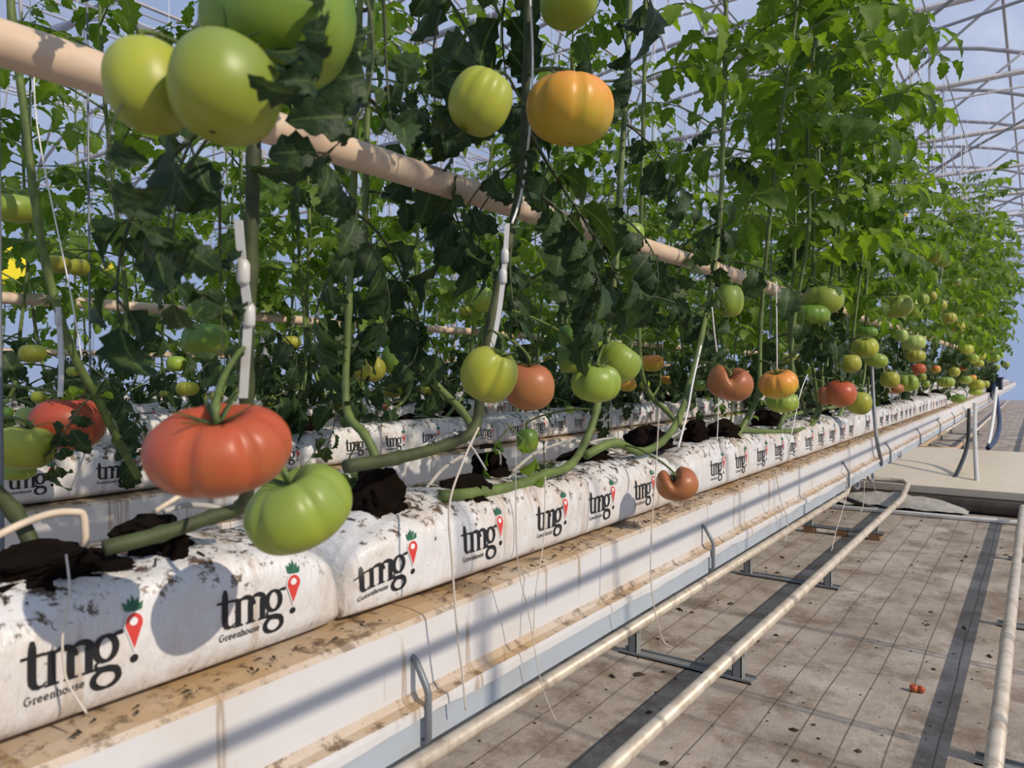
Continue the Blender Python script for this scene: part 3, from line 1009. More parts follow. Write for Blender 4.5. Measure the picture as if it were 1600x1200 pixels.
def leaf_mesh(seed, old=False, pairs=4, droop=1.0):
    rnd = random.Random(seed * 17 + 3)
    b = MB()
    L = 0.30
    n = 12
    pos = Vector((0, 0, 0)); a = 0.45 * (1.0 if not old else .3)
    path = [pos.copy()]; dirs = []
    sway = rnd.uniform(-.5, .5)
    for i in range(n):
        d = Vector((math.cos(a) * math.cos(sway * i / n), math.cos(a) * math.sin(sway * i / n), math.sin(a)))
        dirs.append(d)
        pos = pos + d * (L / n)
        path.append(pos.copy())
        a -= droop * (1.35 / n) * (1.4 if i > n * .45 else .7)
    dirs.append(dirs[-1])
    b.tube(path, [.0032 * (1 - .7 * k / n) for k in range(n + 1)], 5, mi=1, att=1.0)

    def at(t):
        x = t * n; i = min(int(x), n - 1); f = x - i
        return path[i].lerp(path[i + 1], f), dirs[i]
    ts = [.30 + .58 * k / (pairs - 1) for k in range(pairs)]
    for k, t in enumerate(ts):
        for sgn in (-1, 1):
            p, d = at(t + rnd.uniform(-.03, .03))
            side = Vector((0, 0, 1)).cross(d).normalized() * sgn
            f = (side * 1.0 + d * rnd.uniform(.35, .8) + Vector((0, 0, rnd.uniform(-.55, .1) - (.5 if old else 0)))).normalized()
            up = Vector((0, 0, 1)) + d * .2 + side * rnd.uniform(-.3, .3)
            LL = (0.042 + 0.044 * math.sin(math.pi * (0.25 + .6 * k / (pairs - 1)))) * rnd.uniform(.75, 1.2)
            p2 = p + f * .014
            b.tube([p, p2], [.0016, .0012], 4, False, 1, 1.0)
            leaflet(b, p2, f, up, LL, LL * rnd.uniform(.27, .36), rnd.uniform(.6, 1.5) * (1.3 if old else 1), rnd, fold=rnd.uniform(.1, .5) * (1.6 if old else 1))
        if k < pairs - 1:
            for sgn in (-1, 1):
                p, d = at(t + .30 / pairs + rnd.uniform(-.02, .02))
                side = Vector((0, 0, 1)).cross(d).normalized() * sgn
                f = (side + d * .5 + Vector((0, 0, -.2))).normalized()
                leaflet(b, p, f, Vector((0, 0, 1)), (.024 * rnd.uniform(.7, 1.3)), .009, .6, rnd, lob=.1)
    p, d = path[-1], dirs[-1]
    leaflet(b, p, d + Vector((0, 0, -.2)), Vector((0, 0, 1)) + d * .4, (.085 * rnd.uniform(.9, 1.2)), .026, 1.0, rnd, lob=.24)
    return b.mesh('leaf', [M_LEAF_OLD_SHADE if old else M_LEAF, M_STEM_OLD_SHADE if old else M_STEM], smooth=True, attr='mid')


LEAVES = [leaf_mesh(i, False, 3 + i % 3, .55 + .16 * (i % 5)) for i in range(9)]
LEAVES_OLD_SHADE = [leaf_mesh(40 + i, True, 3 + i % 2, .9 + .2 * (i % 4)) for i in range(7)]
# a short sprig of a few leaflets for seedlings and stem shoots
LEAF_SMALL = [leaf_mesh(80 + i, False, 2, .6) for i in range(3)]


def flower_mesh():
    b = MB()
    for k in range(6):
        a = math.pi * 2 * k / 6
        r = Vector((math.cos(a), math.sin(a), -.25)); s = Vector((-math.sin(a), math.cos(a), 0))
        b.add([s * .002, -s * .002, r * .010 - s * .0035, r * .019 + Vector((0, 0, -.006)), r * .010 + s * .0035], [(0, 1, 2, 3, 4)])
    b.tube([(0, 0, 0), (0, 0, .009)], [.003, .0012], 6)
    return b.mesh('flower', M_PETAL)


FLOWER = flower_mesh()


STEMS = []


def stem_obj(root, pts, r0, r1, sub=6, n=8, mat=None):
    b = MB()
    base = Vector(root.location)
    pp = [p - base for p in smooth_path(pts, sub)]
    m = len(pp) - 1
    rad = []
    for k in range(m + 1):
        t = k / m
        rr = r0 + (r1 - r0) * t
        if k % sub == 0 and 0 < k < m: rr *= 1.18                      # swollen nodes
        rad.append(rr)
    b.tube(pp, rad, n)
    path = [p + base for p in pp]
    STEMS.extend(path)
    return b.build('stem', mat or M_STEM_OLD_SHADE, root), path


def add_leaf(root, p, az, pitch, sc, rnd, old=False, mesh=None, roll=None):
    me = mesh or rnd.choice(LEAVES_OLD_SHADE if old else LEAVES)
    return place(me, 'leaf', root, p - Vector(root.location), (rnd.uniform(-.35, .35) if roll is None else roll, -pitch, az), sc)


def point_at(path, z):
    best = min(range(len(path)), key=lambda i: abs(path[i].z - z))
    return path[best]


def leafy(root, path, z0, z1, step, rnd, sc=(0.8, 1.15), old_shade_z=0.0, az0=None, clear=False):
    """leaves up the stem between two heights"""
    z = z0 + rnd.uniform(0, step)
    az = rnd.uniform(0, 6.28) if az0 is None else az0
    while z < z1:
        p = point_at(path, z)
        old = z < old_shade_z
        top = max(0.0, (z - (z1 - .35)) / .35)
        s = rnd.uniform(*sc) * (1 - .45 * top)
        pit = rnd.uniform(-.25, .35) + .5 * top - (.35 if old else 0)
        tocam = Vector((-p.x, -p.y, 0)).normalized()
        if not (clear and z < 1.62 and Vector((math.cos(az), math.sin(az), 0)).dot(tocam) > .35):
            add_leaf(root, p, az, pit, s, rnd, old)
        az += 2.4 + rnd.uniform(-.5, .5)
        z += step * rnd.uniform(.75, 1.3)


def row_plant(x, y, z0, ztop, label, group, rnd, zleaf, step, lean=0.0, old_shade_z=0.0, sc=(0.8, 1.15), twine=True, flowers=0):
    root = empty('tomato_plant', (x, y, z0)); tag(root, label, 'tomato plant', group)
    d = rnd.choice((-1, 1)) * rnd.uniform(.08, .28)
    pts = [Vector((x, y, z0)), Vector((x + .01, y + d * .35, z0 + .05)), Vector((x + .02, y + d * .8, z0 + .13)), Vector((x + lean * .1, y + d, z0 + .32))]
    k = 1
    z = z0 + .32
    while z < ztop - .2:
        z += rnd.uniform(.25, .35)
        z = min(z, ztop)
        pts.append(Vector((x + lean * (z - z0) / (ztop - z0) + rnd.uniform(-.015, .015), y + d + rnd.uniform(-.015, .015), z)))
    _, path = stem_obj(root, pts, .0075, .0035, 4, 7, M_STEM)
    leafy(root, path, zleaf, ztop, step, rnd, sc, old_shade_z)
    for k in range(flowers):
        p = point_at(path, rnd.uniform(ztop - .7, ztop)) + Vector((rnd.uniform(-.06, .08), rnd.uniform(-.06, .06), 0))
        place(FLOWER, 'flower', root, p - Vector(root.location), (rnd.uniform(.4, 1.4), 0, rnd.uniform(0, 6)), 1.0)
    if twine: TWINES.append((pts[-1] + Vector((0, 0, -.25)), WIREZ))
    return root, path


TWINES = []

# ------------------------------------------------------------------ plants of the front row, from the viewer outwards
rp = random.Random(21)


def near_plant(label, pts, r0, r1, zleaf, ztop, step, old_shade_z, sc=(0.75, 1.2), mat=None, seed=0):
    rnd = random.Random(seed)
    r0 *= .88; r1 *= .9
    root = empty('tomato_plant', pts[0]); tag(root, label, 'tomato plant', 'tomato plants of the front row')
    st, path = stem_obj(root, pts, r0, r1, 6, 10, mat or M_STEM_OLD_SHADE)
    if step: leafy(root, path, zleaf, ztop, step, rnd, sc, old_shade_z, clear=True)
    TWINES.append((Vector(pts[-1]) + Vector((0, 0, -.1)), WIREZ))
    return root, path


def up(p, z, dx=0.0, dy=0.0):
    return Vector((p.x + dx, p.y + dy, z))


# A: stem rising behind the big red tomato
a_pts = [P(160, 858, -.665), P(250, 835, -.655), P(330, 808, -.645), P(375, 792, -.63), P(388, 740, -.60), P(385, 600, -.575), P(392, 420, -.56), P(398, 250, -.555), P(405, 100, -.56)]
a_pts += [up(a_pts[-1], 1.70, 0, .02), up(a_pts[-1], 2.1, -.04, .06), up(a_pts[-1], 2.6, -.06, .05)]
plantA, pathA = near_plant('tomato plant whose thick dark stem rises behind the big red tomato', a_pts, .0085, .0055, 1.42, 2.6, .12, 1.9, seed=5)
# B: long bent stem crossing to the right and rising through the middle
b_pts = [P(540, 729, -.66), P(620, 716, -.655), P(700, 694, -.65), P(742, 668, -.645), P(752, 600, -.64), P(768, 500, -.635), P(795, 380, -.635), P(815, 270, -.635), P(822, 120, -.635), P(826, 0, -.635)]
b_pts += [up(b_pts[-1], 2.0, 0, .03), up(b_pts[-1], 2.6, -.03, .05)]
plantB, pathB = near_plant('tomato plant with dark upright stem between the green and orange upper tomatoes', b_pts, .0095, .006, 1.28, 2.6, .105, 1.9, seed=8)
# B2: stem lying from the black plug to the left of B
c_pts = [P(690, 776, -.66), P(750, 770, -.655), P(815, 757, -.65), P(850, 742, -.65), P(890, 728, -.655), P(915, 690, -.66), P(932, 640, -.66), P(945, 560, -.67), P(960, 430, -.68), P(968, 300, -.68)]
c_pts += [up(c_pts[-1], 1.9, 0, .04), up(c_pts[-1], 2.55, -.04, .02)]
plantC, pathC = near_plant('tomato plant with forked stem lying on bags below the green cluster', c_pts, .010, .006, 1.24, 2.55, .11, 1.7, mat=M_STEM, seed=11)
# D: S-bent stem in front of the third bag
d_pts = [P(915, 712, -.69), P(960, 692, -.67), P(1000, 706, -.65), P(1035, 690, -.64), P(1060, 655, -.64), P(1078, 600, -.65), P(1095, 530, -.66), P(1112, 440, -.67), P(1125, 320, -.68)]
d_pts += [up(d_pts[-1], 1.9, 0, .03), up(d_pts[-1], 2.5, 0, .05)]
plantD, pathD = near_plant('tomato plant with S-bent stem above the brown-red hanging tomato', d_pts, .010, .006, 1.22, 2.5, .10, 1.6, mat=M_STEM, seed=14)
# E: thin stem from the tall plug going up and left
e_pts = [P(598, 790, -.70), P(585, 735, -.72), P(560, 690, -.75), P(545, 650, -.80), P(620, 560, -.85), P(590, 500, -.86), P(575, 440, -.87), P(570, 330, -.87)]
e_pts = [P(592, 760, -.71), P(588, 720, -.73), P(570, 680, -.75), P(545, 650, -.78), P(540, 600, -.80), P(545, 480, -.80), P(552, 330, -.80)]
e_pts += [up(e_pts[-1], 1.9, 0, .03), up(e_pts[-1], 2.5, 0, .05)]
plantE, pathE = near_plant('tomato plant growing from the tall dark soil plug on second bag', e_pts, .0075, .005, 1.22, 2.5, .115, 1.7, mat=M_STEM, seed=17)
f_pts = [P(745, 680, -.76), P(720, 640, -.80), P(680, 600, -.84), P(635, 550, -.88), P(600, 490, -.90), P(578, 420, -.92), P(572, 300, -.92)]
f_pts += [up(f_pts[-1], 2.0, 0, .03), up(f_pts[-1], 2.5, 0, .05)]
plantF, pathF = near_plant('tomato plant with stem slanting up to the left behind the yellow-green tomato', f_pts, .0078, .005, 1.20, 2.5, .12, 1.6, mat=M_STEM, seed=19)
g_pts = [P(1140, 672, -.68), P(1175, 655, -.67), P(1195, 620, -.66), P(1205, 560, -.66), P(1215, 470, -.67), P(1222, 350, -.68)]
g_pts = [P(1150, 671, -.665), P(1190, 674, -.65), P(1232, 674, -.645), P(1268, 665, -.645), P(1282, 640, -.65), P(1285, 600, -.66), P(1280, 520, -.67), P(1270, 400, -.68)]
g_pts += [up(g_pts[-1], 1.9, 0, .03), up(g_pts[-1], 2.55, 0, .05)]
plantG, pathG = near_plant('tomato plant with long stem lying on third bag beside the red tomato', g_pts, .009, .005, 1.2, 2.55, .10, 1.45, mat=M_STEM, seed=23)
h_pts = [P(1215, 655, -.70), P(1260, 643, -.69), P(1320, 632, -.68), P(1345, 610, -.68), P(1352, 560, -.68), P(1352, 450, -.68)]
h_pts += [up(h_pts[-1], 2.0, 0, .03), up(h_pts[-1], 2.6, 0, .05)]
plantH, pathH = near_plant('tomato plant with low stem running behind the red and yellow-green pair', h_pts, .009, .005, 1.2, 2.6, .10, 1.45, mat=M_STEM, seed=29)
i_pts = [P(930, 730, -.72), P(990, 640, -.74), P(1060, 560, -.76), P(1062, 470, -.78)]
i_pts = [P(1090, 690, -.72), P(1070, 672, -.74), P(1040, 640, -.78), P(1015, 615, -.80), P(1000, 560, -.80), P(1000, 420, -.80)]
i_pts += [up(i_pts[-1], 2.0, 0, .03), up(i_pts[-1], 2.5, 0, .05)]
plantI, pathI = near_plant('tomato plant leaning left behind the lobed brown tomato', i_pts, .0085, .005, 1.2, 2.5, .11, 1.5, mat=M_STEM, seed=31)
# left of A
j_pts = [P(60, 880, -.70), P(20, 800, -.72), P(-60, 700, -.72), P(-90, 500, -.72), P(-90, 300, -.72)]
j_pts += [up(j_pts[-1], 1.9), up(j_pts[-1], 2.5)]
plantJ, pathJ = near_plant('tomato plant at left edge growing from the wide soil mound', j_pts, .008, .005, 1.3, 2.5, .13, 1.7, seed=37)

# big leaves hanging close to the viewer
rl = random.Random(4)


def hung_leaf(root, u, v, X, az, pitch, sc, k, roll=0.0, old=True):
    add_leaf(root, P(u, v, X), az, pitch, sc, rl, old, (LEAVES_OLD_SHADE if old else LEAVES)[k % 7], roll)


hung_leaf(plantA, 560, -40, -.47, 0.8, -1.35, .62, 1, .3)
hung_leaf(plantA, 600, -20, -.50, 2.2, -1.2, .60, 3, -.3)
hung_leaf(plantA, 480, -120, -.37, 1.9, -1.25, .42, 5, .2)
hung_leaf(plantA, 330, 215, -.50, 3.7, -1.0, .46, 2, .2)
hung_leaf(plantA, 300, 225, -.50, -1.2, -1.1, .42, 4, -.4)
hung_leaf(plantA, 345, 300, -.54, 2.6, -1.1, .50, 0, .1)
hung_leaf(plantA, 205, 150, -.46, -2.0, -1.2, .34, 6, .0)
hung_leaf(plantA, 440, 215, -.56, .7, -.5, .50, 3, .0)
hung_leaf(plantB, 690, 20, -.60, 2.8, -1.1, .55, 1, .1)
hung_leaf(plantB, 720, 60, -.62, 3.4, -1.2, .55, 2, .4)
hung_leaf(plantB, 905, 60, -.60, .4, -1.2, .50, 6, .0)
hung_leaf(plantB, 965, 40, -.60, 1.2, -1.2, .62, 5, .2)
hung_leaf(plantB, 825, 210, -.60, 4.4, -1.2, .35, 4, .0)
hung_leaf(plantB, 820, 250, -.63, 3.2, -.6, .60, 0, .2)
hung_leaf(plantB, 810, 330, -.63, 2.8, -.7, .55, 2, -.1)
hung_leaf(plantB, 815, 290, -.63, .6, -.6, .62, 4, .1)
hung_leaf(plantB, 800, 380, -.63, 5.2, -1.0, .60, 3, .1)
hung_leaf(plantC, 960, 280, -.66, 4.9, -1.0, .70, 1, .1)
hung_leaf(plantC, 955, 330, -.66, .2, -.7, .75, 5, .1)
hung_leaf(plantC, 950, 400, -.68, 1.2, -1.1, .60, 6, .1)
hung_leaf(plantD, 1120, 300, -.66, 5.2, -.6, .85, 2, .1)
hung_leaf(plantD, 1115, 360, -.66, 3.6, -.8, .80, 4, .1)
hung_leaf(plantD, 1100, 430, -.66, .6, -1.0, .70, 0, .1)
hung_leaf(plantE, 548, 390, -.80, 4.0, -1.0, .70, 5, .1)
hung_leaf(plantE, 550, 350, -.80, 1.0, -.9, .75, 3, .1)
hung_leaf(plantE, 545, 430, -.80, 2.2, -1.0, .60, 1, .1)
hung_leaf(plantF, 575, 400, -.92, .5, -.7, .80, 2, .1)
hung_leaf(plantF, 600, 480, -.90, .9, -.5, .70, 6, .1)
hung_leaf(plantE, 560, 690, -.75, 3.6, -1.1, .45, 1, .1)
for root_, path_, sd_ in ((plantA, pathA, 61), (plantB, pathB, 62), (plantD, pathD, 64), (plantE, pathE, 65), (plantF, pathF, 66), (plantG, pathG, 67), (plantI, pathI, 68)):
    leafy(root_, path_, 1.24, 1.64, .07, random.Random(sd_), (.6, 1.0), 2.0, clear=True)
# small shoot with drooping leaves and seedling on the bags
hung_leaf(plantC, 790, 660, -.69, .9, -1.2, .42, 0, .1, False)
hung_leaf(plantC, 800, 665, -.70, 3.6, -1.2, .42, 2, .1, False)
hung_leaf(plantC, 850, 690, -.70, -1.0, -1.1, .40, 3, .1)
sg = empty('tomato_seedling', P(1142, 668, -.68)); tag(sg, 'small leafy green seedling on the third bag below the lobed tomato', 'seedling', None)
b = MB(); b.tube([(0, 0, -.02), (.0, .005, .03), (.005, 0, .07)], [.003, .0025, .0015], 6); b.build('stem', M_STEM, sg)
for k in range(8):
    place(LEAF_SMALL[k % 3], 'leaf', sg, (0, 0, .012 * k - .01), (0, -.5, k * 2.4), .26)

# ------------------------------------------------------------------ the rest of the rows
for k in range(34):
    y = 3.05 + k * .36 + rp.uniform(-.07, .07)
    far = y > 7
    lab = ['tomato plant of the front row just past the red and yellow-green pair', 'tomato plant of the front row holding the upper green pair',
           'tomato plant of the front row beside the hanger rod', 'tomato plant of the front row before the path'][k] if k < 4 else \
          ('%s tomato plant past the red tomato down the front row' % NTH[k] if k < 14 else 'distant tomato plant at far end of the front row')
    row_plant(-.75 + rp.uniform(-.05, .05), y, ZL + .11, H + rp.uniform(1.2, 1.5) + (.25 if y < 4.2 else 0) + (.45 if y > 7.5 else 0), lab, 'tomato plants of the front row', rp, 1.12, .062 if not far else .085,
              lean=rp.uniform(-.05, .12) if y < 7.5 else rp.uniform(0, .42), old_shade_z=1.28, sc=(.8, 1.2) if not far else (1.0, 1.35), flowers=1 if k < 12 else 0)
# higher shoots of the front row on the aisle side, in full light
for k, y in enumerate((1.95, 2.35, 2.75, 3.2)):
    row_plant(-.66, y, ZL + .11, H + 1.55 + .12 * (k % 3), 'tall sunlit tomato plant of the front row, %s of four from the left' % ['first', 'second', 'third', 'fourth'][k],
              'tomato plants of the front row', rp, 1.45, .065, lean=.14, old_shade_z=1.3, sc=(.9, 1.25), flowers=2)
for i in range(1, 7):
    n = [0, 36, 32, 24, 20, 16, 14][i]
    st = [0, .30, .36, .5, .65, .9, 1.0][i]
    for k in range(n):
        y = .30 * i + .12 + k * st + rp.uniform(-.12, .12)
        dist = math.hypot(ROWS[i], y)
        far = dist > 5
        row_plant(ROWS[i] - .13 + rp.uniform(-.06, .06), y, ZL + .11, H + rp.uniform(1.2, 1.7), ('%s tomato plant from the near end of the %s row' % (NTH[k], ORD[i]) if k < 14 else 'tomato plant farther down the %s row' % ORD[i]),
                  'tomato plants of the %s row' % ORD[i], rp, .93, .068 if not far else .10, lean=rp.uniform(-.2, .2), old_shade_z=1.22, sc=(.75, 1.15) if not far else (1.1, 1.5), twine=i < 4)
# unseen row across the aisle, leafed only high up to shade the front plants
for k in range(12):
    row_plant(XR - .10, -1.2 + .40 * k, ZL + .11, WIREZ - .05, '%s unseen tomato plant across the aisle, leafy only high up to cast shade' % NTH[k], 'tomato plants across the aisle', rp, H + 1.95, .05, old_shade_z=0, sc=(.9, 1.3), twine=False)

# ------------------------------------------------------------------ tomatoes
def tomato_mesh(seed, ribs, depth, flat=.78, dimple=.2, kid=0.0, irr=.06, nu=60, nv=26):
    """unit tomato, width 1, stem side up"""
    rnd = random.Random(seed)
    ph = [rnd.uniform(0, 6.28) for _ in range(4)]
    offs = [rnd.uniform(-.35, .35) for _ in range(max(ribs, 1))]
    b = MB()
    vs = []
    for j in range(nv + 1):
        th = math.pi * j / nv
        st, ct = math.sin(th), math.cos(th)
        for i in range(nu):
            a = 2 * math.pi * i / nu
            R = 1 + irr * math.sin(a + ph[0]) + irr * .8 * math.sin(2 * a + ph[1])
            if ribs:
                aw = a + .22 * math.sin(a * 2 + ph[2]) + .12 * math.sin(3 * a + ph[3])
                rib = 1 - math.exp(-(math.sin(ribs * aw / 2) / .36) ** 2)
                wt = depth * (math.exp(-((th - .95) / .75) ** 2) + .35 * math.exp(-((th - 2.2) / .7) ** 2))
                R *= 1 - wt * (1 - rib)
            if kid: R *= 1 + .10 * math.cos(a) - .14 * math.sin(a) ** 2
            rr = abs(st) ** .80 * R * .5
            z = math.copysign(abs(ct) ** .92, ct) * .5 * flat
            z -= dimple * math.exp(-(rr / .17) ** 2) if ct > 0 else -dimple * .16 * math.exp(-(rr / .10) ** 2)
            if kid: z -= kid * math.exp(-((rr * math.cos(a) + .04) / .12) ** 2) * max(0, ct + .25) * (1 if rr < .45 else .7) - .06 * math.sin(a) * rr
            vs.append((rr * math.cos(a), rr * math.sin(a), z))
    fs = [(j * nu + i, (j + 1) * nu + i, (j + 1) * nu + (i + 1) % nu, j * nu + (i + 1) % nu) for j in range(nv) for i in range(nu)]
    b.add(vs, fs)
    return b


SHP = {'beef': dict(ribs=6, depth=.15, flat=.72, dimple=.15), 'beef8': dict(ribs=9, depth=.10, flat=.74, dimple=.12), 'round': dict(ribs=3, depth=.02, flat=.92, dimple=.08),
       'ribbed': dict(ribs=8, depth=.11, flat=.78, dimple=.14), 'kidney': dict(ribs=4, depth=.05, flat=.78, dimple=.06, kid=.22, irr=.03), 'flat': dict(ribs=6, depth=.05, flat=.70, dimple=.12),
       'lobed': dict(ribs=3, depth=.26, flat=.85, dimple=.14, irr=.09), 'fine': dict(ribs=13, depth=.06, flat=.72, dimple=.12)}
TCACHE = {}


def tomato_data(shape, colour, var):
    key = (shape, colour, var)
    if key not in TCACHE:
        TCACHE[key] = tomato_mesh(hash_(shape) + var * 31, **SHP[shape]).mesh('fruit', TM[colour])
    return TCACHE[key]


def hash_(s): return sum(ord(c) * (i + 3) for i, c in enumerate(s))


def calyx_mesh(seed):
    rnd = random.Random(seed); b = MB()
    n = 6
    for k in range(n):
        a = 6.283 * k / n + rnd.uniform(-.2, .2)
        r = Vector((math.cos(a), math.sin(a), 0)); s = Vector((-math.sin(a), math.cos(a), 0))
        L = rnd.uniform(.26, .38); li = rnd.uniform(.02, .16)
        pts = [(0, .01, .02), (.08, .05, .026), (.17, .10, .020), (L, .09 + li, .002)]
        vs = []
        for x, z, w in pts: vs += [r * x + s * w + Vector((0, 0, z)), r * x - s * w + Vector((0, 0, z)), r * x + Vector((0, 0, z - .012))]
        fs = []
        for q in range(3): fs += [(q * 3, q * 3 + 3, q * 3 + 5, q * 3 + 2), (q * 3 + 1, q * 3 + 2, q * 3 + 5, q * 3 + 4), (q * 3, q * 3 + 1, q * 3 + 4, q * 3 + 3)]
        b.add(vs, fs)
    return b.mesh('calyx', M_CALYX)


CALYX = [calyx_mesh(i) for i in range(4)]


def stalk_mesh(seed, lx, lz):
    b = MB()
    b.tube(smooth_path([(0, 0, -.02), (0, 0, .12), (-lx * .25, .02, .12 + lz * .45), (-lx, .05, .12 + lz)], 4), [.022, .020, .019, .018, .018, .028, .024, .018, .018, .018, .018, .018, .02], 7)
    return b.mesh('stalk', M_STEM)


STALK = [stalk_mesh(0, .35, .35), stalk_mesh(1, .55, .25), stalk_mesh(2, .15, .5)]
b = MB(); n = 8
b.add([(0, 0, 0)] + [(.03 * (1 + .3 * (k % 2)) * math.cos(6.283 * k / n), .03 * (1 + .3 * (k % 2)) * math.sin(6.283 * k / n), .006) for k in range(n)], [(0, 1 + (k + 1) % n, 1 + k) for k in range(n)])
SCAR = b.mesh('blossom_scar', M_SCAR)
rt = random.Random(99)
TN = [0]


def tomato(u, v, w, h, X, colour, shape, label, group=None, tilt=(0.0, 0.0), spin=None, scar=False, var=None):
    """tilt: radians towards the viewer (+: top turned to us) and to the right"""
    p = P(u, v, X); f = PD(u, X)
    W = w * f / FPX; Hh = h * f / FPX
    fl = SHP[shape]['flat']
    sz = max(.75 * W, min(1.35 * W, Hh / fl * .99))
    k = TN[0]; TN[0] += 1
    root = empty('tomato', p)
    tag(root, label, 'tomato', group)
    # rotate about the view direction's right axis (front tilt) and the view axis (side tilt)
    right = Vector((CT, ST, 0)); fwd = Vector((-ST, CT, 0))
    q = Matrix.Rotation(tilt[0], 3, right) @ Matrix.Rotation(tilt[1], 3, fwd) @ Matrix.Rotation(rt.uniform(0, 6.28) if spin is None else spin, 3, 'Z')
    root.rotation_euler = q.to_euler()
    root.scale = (W, W, sz)
    fruit = place(tomato_data(shape, colour, (k % 3) if var is None else var), 'fruit', root)
    zt = fruit.data.vertices[0].co.z + .012
    if w > 13:
        place(CALYX[k % 4], 'calyx', root, (0, 0, zt))
        q0 = p + (q @ Vector((0, 0, zt * sz)))
        near = [c for c in STEMS if abs(c.x - p.x) < .5 and abs(c.y - p.y) < .5 and -.02 < c.z - q0.z < .25]
        if near:
            c = min(near, key=lambda c: (c - q0).length + abs(c.z - q0.z - .05))
            upv = q @ Vector((0, 0, 1))
            L = (c - q0).length
            rr = min(.0032, max(.0018, W * .026))
            bb = MB()
            mid = q0 + upv * min(.024, .2 * L + .01)
            bb.tube(smooth_path([q0 - upv * .004, q0 + upv * .012, mid.lerp(c, .25), q0.lerp(c, .7) + Vector((0, 0, .012)), c], 4), [rr, rr, rr * .95, rr * .95, rr * 1.5, rr] + [rr] * 11, 6)
            inv = (Matrix.Translation(p) @ q.to_4x4() @ Matrix.Diagonal((W, W, sz, 1))).inverted()
            bb.v = [tuple(inv @ Vector(vv)) for vv in bb.v]
            bb.build('stalk', M_STEM, root)
        else:
            place(STALK[k % 3], 'stalk', root, (0, 0, zt))
    if scar: place(SCAR, 'blossom_scar', fruit, (0, 0, -fl * .5 + SHP[shape]['dimple'] * .16 - .007), (0, 0, 0), 1.6)
    return root


T = tomato
NG = 'tomatoes hanging near the viewer'
T(345, 702, 211, 133, -.43, 'red', 'beef', 'big ribbed orange-red tomato at left, nearest the viewer', NG, (.30, 0), 1.9, var=0)
T(470, 794, 166, 120, -.47, 'green', 'ribbed', 'big ribbed green tomato touching lower right of the big red one', NG, (.25, -.35), .4)
T(350, 140, 172, 160, -.41, 'green', 'round', 'round blurred green tomato in front of the wooden pole', NG, (-.25, .1), 0, True)
T(236, 138, 128, 145, -.47, 'yellow', 'round', 'yellow-green tomato partly behind the round green one, upper left', NG, (-.1, -.2))
T(436, 32, 232, 200, -.42, 'dark', 'flat', 'large green tomato, darkened for shade, cut by the top edge, upper left', NG, (-.35, .1), 2.0, True)  # green fruit given the darker colour for the shade it hangs in
T(753, 162, 102, 102, -.55, 'yellow', 'ribbed', 'ribbed yellow-green tomato left of the orange upper one', NG, (.1, .45), .7)
T(893, 174, 143, 106, -.53, 'orange', 'beef8', 'ribbed orange tomato turning yellow below, top middle', NG, (.1, .05), 1.0, True)
T(886, 8, 92, 64, -.56, 'green', 'flat', 'green tomato cut by top edge above the orange one', NG, (-.2, 0))
T(768, 586, 84, 88, -.58, 'yellow', 'lobed', 'folded yellow-green tomato left of the brown-orange one in the middle', NG, (.25, .4), 1.0)
T(827, 604, 78, 74, -.61, 'brown', 'round', 'smooth brown-orange tomato behind the folded yellow-green one', NG, (.2, 0))
T(930, 597, 74, 62, -.60, 'green', 'lobed', 'lowest green tomato of the middle cluster', NG, (.2, .1), 2.2)
T(969, 566, 70, 60, -.62, 'green', 'fine', 'ribbed green tomato at right of the middle cluster', NG, (.1, .6))
T(900, 524, 52, 44, -.64, 'dark', 'ribbed', 'upper dark green tomato of the middle cluster', NG, (.1, -.2))
T(894, 561, 44, 44, -.62, 'dark', 'round', 'dark green tomato at left of the middle cluster', NG, (.1, -.1))
T(924, 531, 34, 32, -.66, 'green', 'ribbed', 'small green tomato tucked behind the middle cluster', NG, (.2, 0))
T(1055, 756, 68, 50, -.53, 'brown', 'kidney', 'kidney shaped brown-red tomato hanging before the printed bag', NG, (.2, -.1), .5)
T(1137, 597, 74, 56, -.56, 'brown', 'kidney', 'large lobed brown-orange tomato with a fold in its top', NG, (.1, .25), .62)
T(1217, 600, 62, 44, -.57, 'orange', 'beef8', 'glossy orange tomato above a green one', NG, (.2, -.25))
T(1224, 628, 52, 34, -.60, 'green', 'ribbed', 'green tomato just below the glossy orange one', NG, (.1, 0))
T(1314, 615, 50, 42, -.57, 'red', 'round', 'smooth red tomato touching a yellow-green one', NG, (.15, 0))
T(1343, 629, 40, 38, -.56, 'yellow', 'round', 'round yellow-green tomato touching the smooth red one', NG, (.1, .1))
T(1289, 618, 24, 34, -.62, 'brown', 'round', 'brown-red tomato half hidden behind the smooth red one', NG)
T(1287, 468, 64, 48, -.60, 'green', 'flat', 'large flat green tomato high at right, upper of two', NG, (.0, -.1))
T(1266, 492, 56, 34, -.63, 'dark', 'flat', 'dark green tomato under the large flat green one', NG)
T(1141, 470, 44, 52, -.62, 'green', 'round', 'round green tomato alone among dark leaves below the pole', NG)
T(1402, 478, 44, 38, -.60, 'green', 'flat', 'large green tomato of a pair, right of the flat one', NG, (0, -.2))
T(1426, 481, 28, 30, -.62, 'green', 'ribbed', 'small green tomato behind the right of that green pair', NG)
T(1352, 543, 42, 32, -.59, 'yellow', 'fine', 'striped pale yellow-green tomato above the smooth red one', NG, (.2, -.2))
T(1329, 568, 32, 30, -.61, 'yellow', 'round', 'yellow-green tomato left below the striped pale one', NG)
T(1368, 562, 36, 24, -.60, 'green', 'flat', 'green tomato right below the striped pale one', NG, (.1, .3))
T(1355, 519, 30, 18, -.66, 'dark', 'flat', 'dark green tomato half hidden above the striped pale one', NG)
T(1427, 535, 34, 26, -.60, 'pale', 'flat', 'pale green tomato above a yellow-green one, right part', NG)
